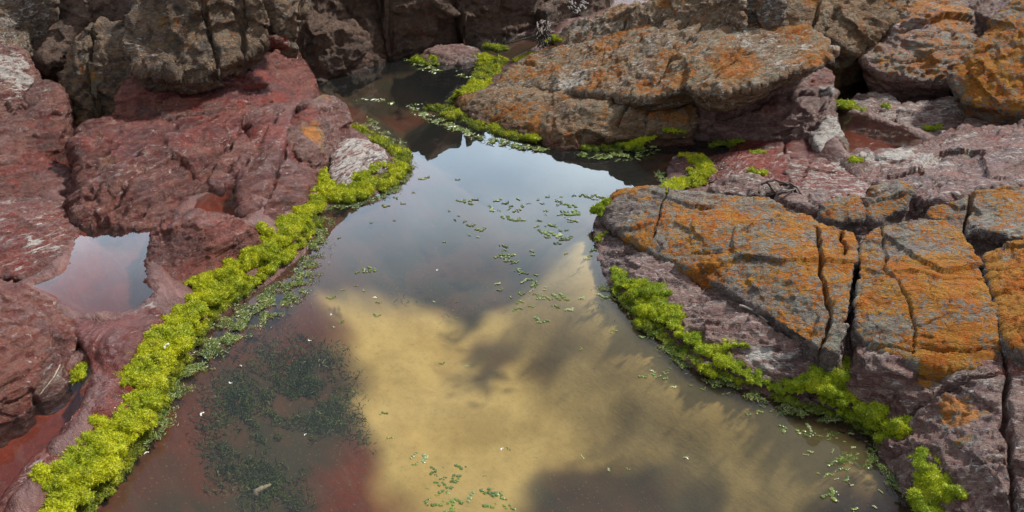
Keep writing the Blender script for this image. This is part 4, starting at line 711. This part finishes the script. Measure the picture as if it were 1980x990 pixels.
FL = [(706,524,10),(690,527,7),(718,520,12),(640,575,12),(662,560,5),(687,552,5),(703,561,6),(732,585,7),(728,610,8),(660,622,9),(645,632,5),(882,583,4),(839,583,5),(860,467,4),(884,615,4),(718,430,4),(745,398,8),(778,393,6),(800,372,5),(815,345,10),(827,342,8),(885,347,5),(765,382,7),(763,426,4),(885,386,5),
 (890,388,9),(905,390,14),(917,386,9),(960,388,9),(968,384,6),(973,393,5),(978,392,9),(1003,385,6),(1010,398,6),(1022,393,5),(1000,407,10),(965,406,4),(980,420,14),(1000,424,12),(1012,425,8),(1048,393,5),(1078,388,8),(1086,393,6),(1103,397,14),(1110,410,16),(1100,415,16),(1090,409,8),(1107,425,12),(1042,426,7),(1038,437,7),(880,425,5),(886,417,4),(910,435,11),(930,443,11),(907,454,5),(924,458,5),(898,428,6),
 (1050,447,14),(1066,452,14),(1080,455,14),(1088,462,10),(1058,458,8),(1078,470,8),(1097,460,12),(1083,445,6),(1095,445,6),(974,475,11),(975,483,5),(966,495,12),(985,494,12),(980,503,10),(993,508,8),(1003,524,10),(1007,527,6),(1028,485,8),(1030,492,6),(1094,490,6),(1013,543,10),(1022,540,9),(1030,551,11),(1035,547,10),(962,548,9),(967,560,6),(1008,568,7),(1027,562,7),(1045,577,9),(1050,572,5),(1062,577,9),(1077,573,14),(1088,577,14),(1075,592,10),(1100,598,14),(1085,570,12),(1124,576,11),(1028,592,8),(1000,597,13),(1045,620,15),(1053,560,5),(1054,555,4),(1147,484,10),(1140,495,8),(1135,500,7),
 (1160,570,10),(1170,575,12),(1185,640,8),(1245,728,12),(1262,718,9),(1268,727,10),(1302,748,9),(1277,672,6),(1123,674,6),(855,703,6),(903,708,6),(742,799,10),(752,847,9),(800,880,12),(820,886,18),(803,897,9),(838,910,12),(890,903,14),(880,922,12),(850,935,13),(862,948,16),(848,975,16),(880,970,20),(826,970,13),(910,960,16),(945,950,18),(955,955,18),(972,962,12),(948,978,16),(985,980,14),(870,985,18),(983,868,6),(1037,883,5),(1126,883,6),(1177,908,7),(1328,883,7),(1214,907,5),(937,920,5),
 (1512,800,12),(1530,775,10),(1515,828,12),(1553,837,16),(1575,840,10),(1612,838,13),(1567,873,9),(1602,918,12),(1628,908,14),(1633,930,7),(1604,960,15),(1610,950,8),(1652,985,10),(1703,950,6),(1691,980,7),(1545,720,6),(1670,838,6),(1650,865,8),(1610,872,7),(1690,870,10),(1335,745,6),(1360,752,6),(1640,880,8),(1624,885,13),(640,430,7),(632,452,6),(655,460,5),(1127,377,8),(1140,380,9),(1155,378,9),(1165,382,8),(1110,378,6),(1085,380,5),(1150,385,7),(1335,312,6),(1060,380,5),(1040,386,5)]
SPECIAL = {(820,886): 'broad mossy algae fleck floating left of a cluster near the bottom centre', (1100,598): 'algae fleck floating at the edge of the yellow cloud reflection, right of the centre', (1045,620): 'dark pointed algae fleck floating alone over the edge of the yellow cloud reflection'}
rr = random.Random(5)
for cx, cy, n_, sx, sy in ((1600,850,12,60,40),(1300,700,8,40,25),(1480,790,8,50,16),(1240,640,5,20,20),(1080,410,8,50,30),(960,400,6,50,14),(1010,540,8,40,50),(870,940,8,50,30),(1640,920,8,50,40)):
    FL += [(cx+rr.gauss(0, sx*.5), cy+rr.gauss(0, sy*.5), rr.choice([3,4,5,6,8,13])) for _ in range(n_)]
for x, y, s in FL:
    sp = y > 0 and s <= 5; me = FM[rr.randrange(6)]; o = bpy.data.objects.new('algae_fleck', me); COL.objects.link(o)
    q = U(x, y, .002); r = s*.5*pxs(y)*.8; o.location = q; o.scale = (r, r, min(r, .008)); o.rotation_euler = (0, 0, rr.choice([rr.uniform(-.7, .7), rr.uniform(2.4, 3.8), rr.uniform(0, 6.3)]))
    tag(o, 'small pale green algae fleck floating on the open water of the big pool', 'algae fleck', 'algae flecks floating on the pool')
    if (x, y) in SPECIAL: del o['group']; o['label'] = SPECIAL[(x, y)]
spm = FM[1].copy(); spm.name = 'white_speck'; spm.materials.clear(); spm.materials.append(M_SPK)
for x, y, s in [(390,800,7),(445,740,5),(572,520,5),(283,875,6),(320,668,10),(466,707,4),(598,658,5),(640,608,4),(590,840,4),(504,630,4),(845,522,4),(970,868,5),(1327,885,6),(1680,905,4),(725,575,5)]:
    o = bpy.data.objects.new('white_speck', spm); COL.objects.link(o); z = .075 if (x, y) == (320, 668) else .002; q = U(x, y, z); r = s*.5*pxs(y)*.8; o.location = q; o.scale = (r, r, r*.6); o.rotation_euler = (0, 0, rr.random()*6)
    if z > .01: tag(o, 'white flake lying on the left moss band', 'flake')
    else: tag(o, 'tiny white speck floating on the dark part of the pool', 'speck', 'white specks floating on the pool')
# ------------------------------------------------------------------ twigs and stems
def tube(pts, r0, r1, sides=6, wob=.0):
    pts = [np.array(p, float) for p in pts]; V = []; F = []; n_ = len(pts)
    for k, p in enumerate(pts):
        t = pts[min(k+1, n_-1)]-pts[max(k-1, 0)]; t /= np.linalg.norm(t)+1e-9; a = np.cross(t, [0, 0, 1.]) if abs(t[2]) < .9 else np.cross(t, [1., 0, 0]); a /= np.linalg.norm(a); b = np.cross(t, a)
        r = r0+(r1-r0)*k/(n_-1)
        for q in range(sides):
            g_ = 6.283*q/sides; rq = r*(1+.2*math.sin(k*1.7+q)); V.append(p+rq*(math.cos(g_)*a+math.sin(g_)*b))
    for k in range(n_-1):
        for q in range(sides): q2 = (q+1) % sides; F.append((k*sides+q, k*sides+q2, (k+1)*sides+q2, (k+1)*sides+q))
    F.append(tuple(range(sides))[::-1]); F.append(tuple((n_-1)*sides+q for q in range(sides))); return V, F
def barkmat(name, c1, c2):
    m, nt, out = newmat(name); n = N(nt); p = n.pos(); b = n.noise(p, 120, 4, .6); bs = n.node('ShaderNodeBsdfPrincipled'); n.put(bs.inputs['Base Color'], n.mix(n.ramp(b, .4, .6), c1, c2))
    bs.inputs['Roughness'].default_value = .7; n.put(bs.inputs['Normal'], n.bump(b, .6, .003)); nt.links.new(bs.outputs[0], out.inputs[0]); return m
M_BRK = barkmat('dark_bark', (.05, .035, .028), (.10, .07, .055)); M_DRY = barkmat('dry_stem', (.30, .24, .19), (.42, .36, .28)); M_DTW = barkmat('dead_twig', (.07, .05, .042), (.13, .10, .085))
def twigs(name, label, cat, lines, mat):
    V = []; F = []
    for pts, r0, r1 in lines:
        pp = [P(t) for t in pts]; sm = []
        for k in range(len(pp)-1):
            for q in range(4):
                s = q/4; a = np.array(pp[k]); b = np.array(pp[k+1]); sm.append(a+(b-a)*s+np.array([0, 0, r0*.4*math.sin(3*s+k)]))
        sm.append(np.array(pp[-1])); v, f = tube(sm, r0, r1); o = len(V); V += v; F += [tuple(i+o for i in q) for q in f]
    me = mesh_from(name, V, F); tag(finish(name, me, np.array(V), mat), label, cat)
twigs('dead_branch', 'bent dark dead branch lying behind the orange slab', 'branch', [
  ([(1468,372,.12),(1470,358,.125),(1482,352,.14),(1497,347,.15),(1515,352,.145),(1530,358,.135),(1540,372,.12)],.0055,.0035), ([(1505,375,.12),(1520,372,.14),(1538,366,.13),(1545,378,.12)],.006,.003),
  ([(1515,353,.14),(1525,354,.14),(1540,362,.135),(1550,375,.125)],.005,.003), ([(1482,352,.14),(1490,362,.12),(1500,372,.12)],.005,.003)], M_BRK)
twigs('dry_stick', 'thin pale dry stem beside the smooth grey stone at the lower left', 'stem', [([(76,765,.1),(92,745,.12),(105,728,.135),(116,705,.15)],.0022,.0016)], M_DRY)
twigs('dry_stick', 'pale dry stick lying along a crack of the purple shore rock', 'stick', [([(1430,590,.115),(1455,600,.12),(1470,612,.12),(1485,622,.12)],.004,.002)], M_DRY)
twigs('dry_stick', 'thin grey root hanging toward the dry twigs at the top', 'root', [([(975,85,.1),(1000,80,.14),(1030,70,.18),(1045,62,.2)],.006,.003)], M_DTW)
twigs('dry_stick', 'short pale stick on the long lichen crusted slab', 'stick', [([(1134,140,.17),(1139,135,.185),(1138,128,.19)],.007,.005)], M_DRY)
twigs('sunken_leaf', 'curled brown leaf sunk among the weed near the bottom left', 'leaf', [([(492,958,-.12),(502,948,-.11),(512,943,-.11),(522,936,-.12)],.010,.004)], M_DRY)
lines = []; r_ = random.Random(3)
for k in range(70):
    x0, y0 = 1052+r_.uniform(-14, 14), 60+r_.uniform(-20, 30); z0_ = .12+(90-y0)/90*.22; x1, y1 = x0+r_.uniform(-16, 16), y0+r_.uniform(-6, 22)
    lines.append(([(x0, y0, z0_), ((x0+x1)/2+r_.uniform(-5, 5), (y0+y1)/2+r_.uniform(-3, 3), z0_), (x1, y1, z0_-.03+r_.uniform(-.03, .03))], .005, .003))
twigs('dry_bush', 'tangle of dry grey twigs hanging by the rock at the top', 'twigs', lines, M_DTW)
lines = []
for k in range(18):
    x0, y0 = 1115+r_.uniform(-18, 20), 14+r_.uniform(-14, 12); z0_ = .38; lines.append(([(x0, y0, z0_), (x0+r_.uniform(-9, 9), y0+r_.uniform(0, 9), z0_), (x0+r_.uniform(-12, 12), y0+r_.uniform(0, 14), z0_-.03)], .006, .004))
twigs('dry_bush', 'second tangle of dry twigs further back beside the sea', 'twigs', lines, M_DTW)
# ------------------------------------------------------------------ light
w = bpy.data.worlds.new('World'); scene.world = w; w.use_nodes = True; nt = w.node_tree; nt.nodes.clear(); n = N(nt)
out = nt.nodes.new('ShaderNodeOutputWorld'); bg = nt.nodes.new('ShaderNodeBackground')
sky = nt.nodes.new('ShaderNodeTexSky'); sky.sky_type = 'NISHITA'; sky.sun_disc = False
EL, AZ = math.radians(47), math.radians(62)      # sun azimuth clockwise from +Y
sky.sun_elevation = EL; sky.sun_rotation = AZ; sky.air_density = 1.2; sky.dust_density = 2
g = n.node('ShaderNodeTexCoord').outputs['Generated']
sp = n.node('ShaderNodeSeparateXYZ'); nt.links.new(g, sp.inputs[0]); gx, gy, gz = sp.outputs
c1 = n.noise(n.map(g, scale=(1, 1, 2.2), loc=(.3, .2, .1)), 2.6, 3, .5, .3); c2 = n.noise(n.map(g, scale=(1, 1, 1.6), loc=(2, 1, 4)), 5.5, 5, .55)
cl = n.ramp(n.math('ADD', n.math('MULTIPLY', c1, .7), n.math('MULTIPLY', c2, .3)), .40, .60)
low = n.math('MULTIPLY', n.math('MULTIPLY', n.ramp(gz, .39, .59, 1, 0), n.ramp(gz, .16, .30)), n.ramp(gy, .45, .85))    # low sky over the sea, brightened to lift the water reflection
cl2 = n.ramp(c1, .44, .56); ccol = n.mix(n.math('MAXIMUM', n.math('MULTIPLY', cl2, .8), n.math('MULTIPLY', cl, .7)), (2.0, 2.7, 3.7), (8.0, 7.8, 7.5))
ccol = n.mix(low, ccol, n.mix(cl, (26, 32, 38), (44, 50, 54)))
cov = n.ramp(c2, .25, .5, .75, 1)
nt.links.new(n.mix(cov, sky.outputs[0], ccol), bg.inputs[0]); bg.inputs[1].default_value = .10
nt.links.new(bg.outputs[0], out.inputs[0])
ld = bpy.data.lights.new('sun', 'SUN'); ld.energy = 5.0; ld.angle = math.radians(5); ld.color = (1, .95, .87)
lo = bpy.data.objects.new('sun', ld); COL.objects.link(lo)
dirv = Vector((math.sin(AZ)*math.cos(EL), math.cos(AZ)*math.cos(EL), math.sin(EL))); lo.rotation_euler = dirv.to_track_quat('Z', 'Y').to_euler(); lo.location = dirv*20
vs = scene.view_settings; scene.display_settings.display_device = 'sRGB'; vs.view_transform = 'Standard'; vs.look = 'None'; vs.exposure = .27; vs.gamma = 1; vs.use_curve_mapping = False
scene.cycles.max_bounces = 8; scene.cycles.transparent_max_bounces = 12; scene.cycles.caustics_reflective = False; scene.cycles.caustics_refractive = False
scene.cycles.use_denoising = True
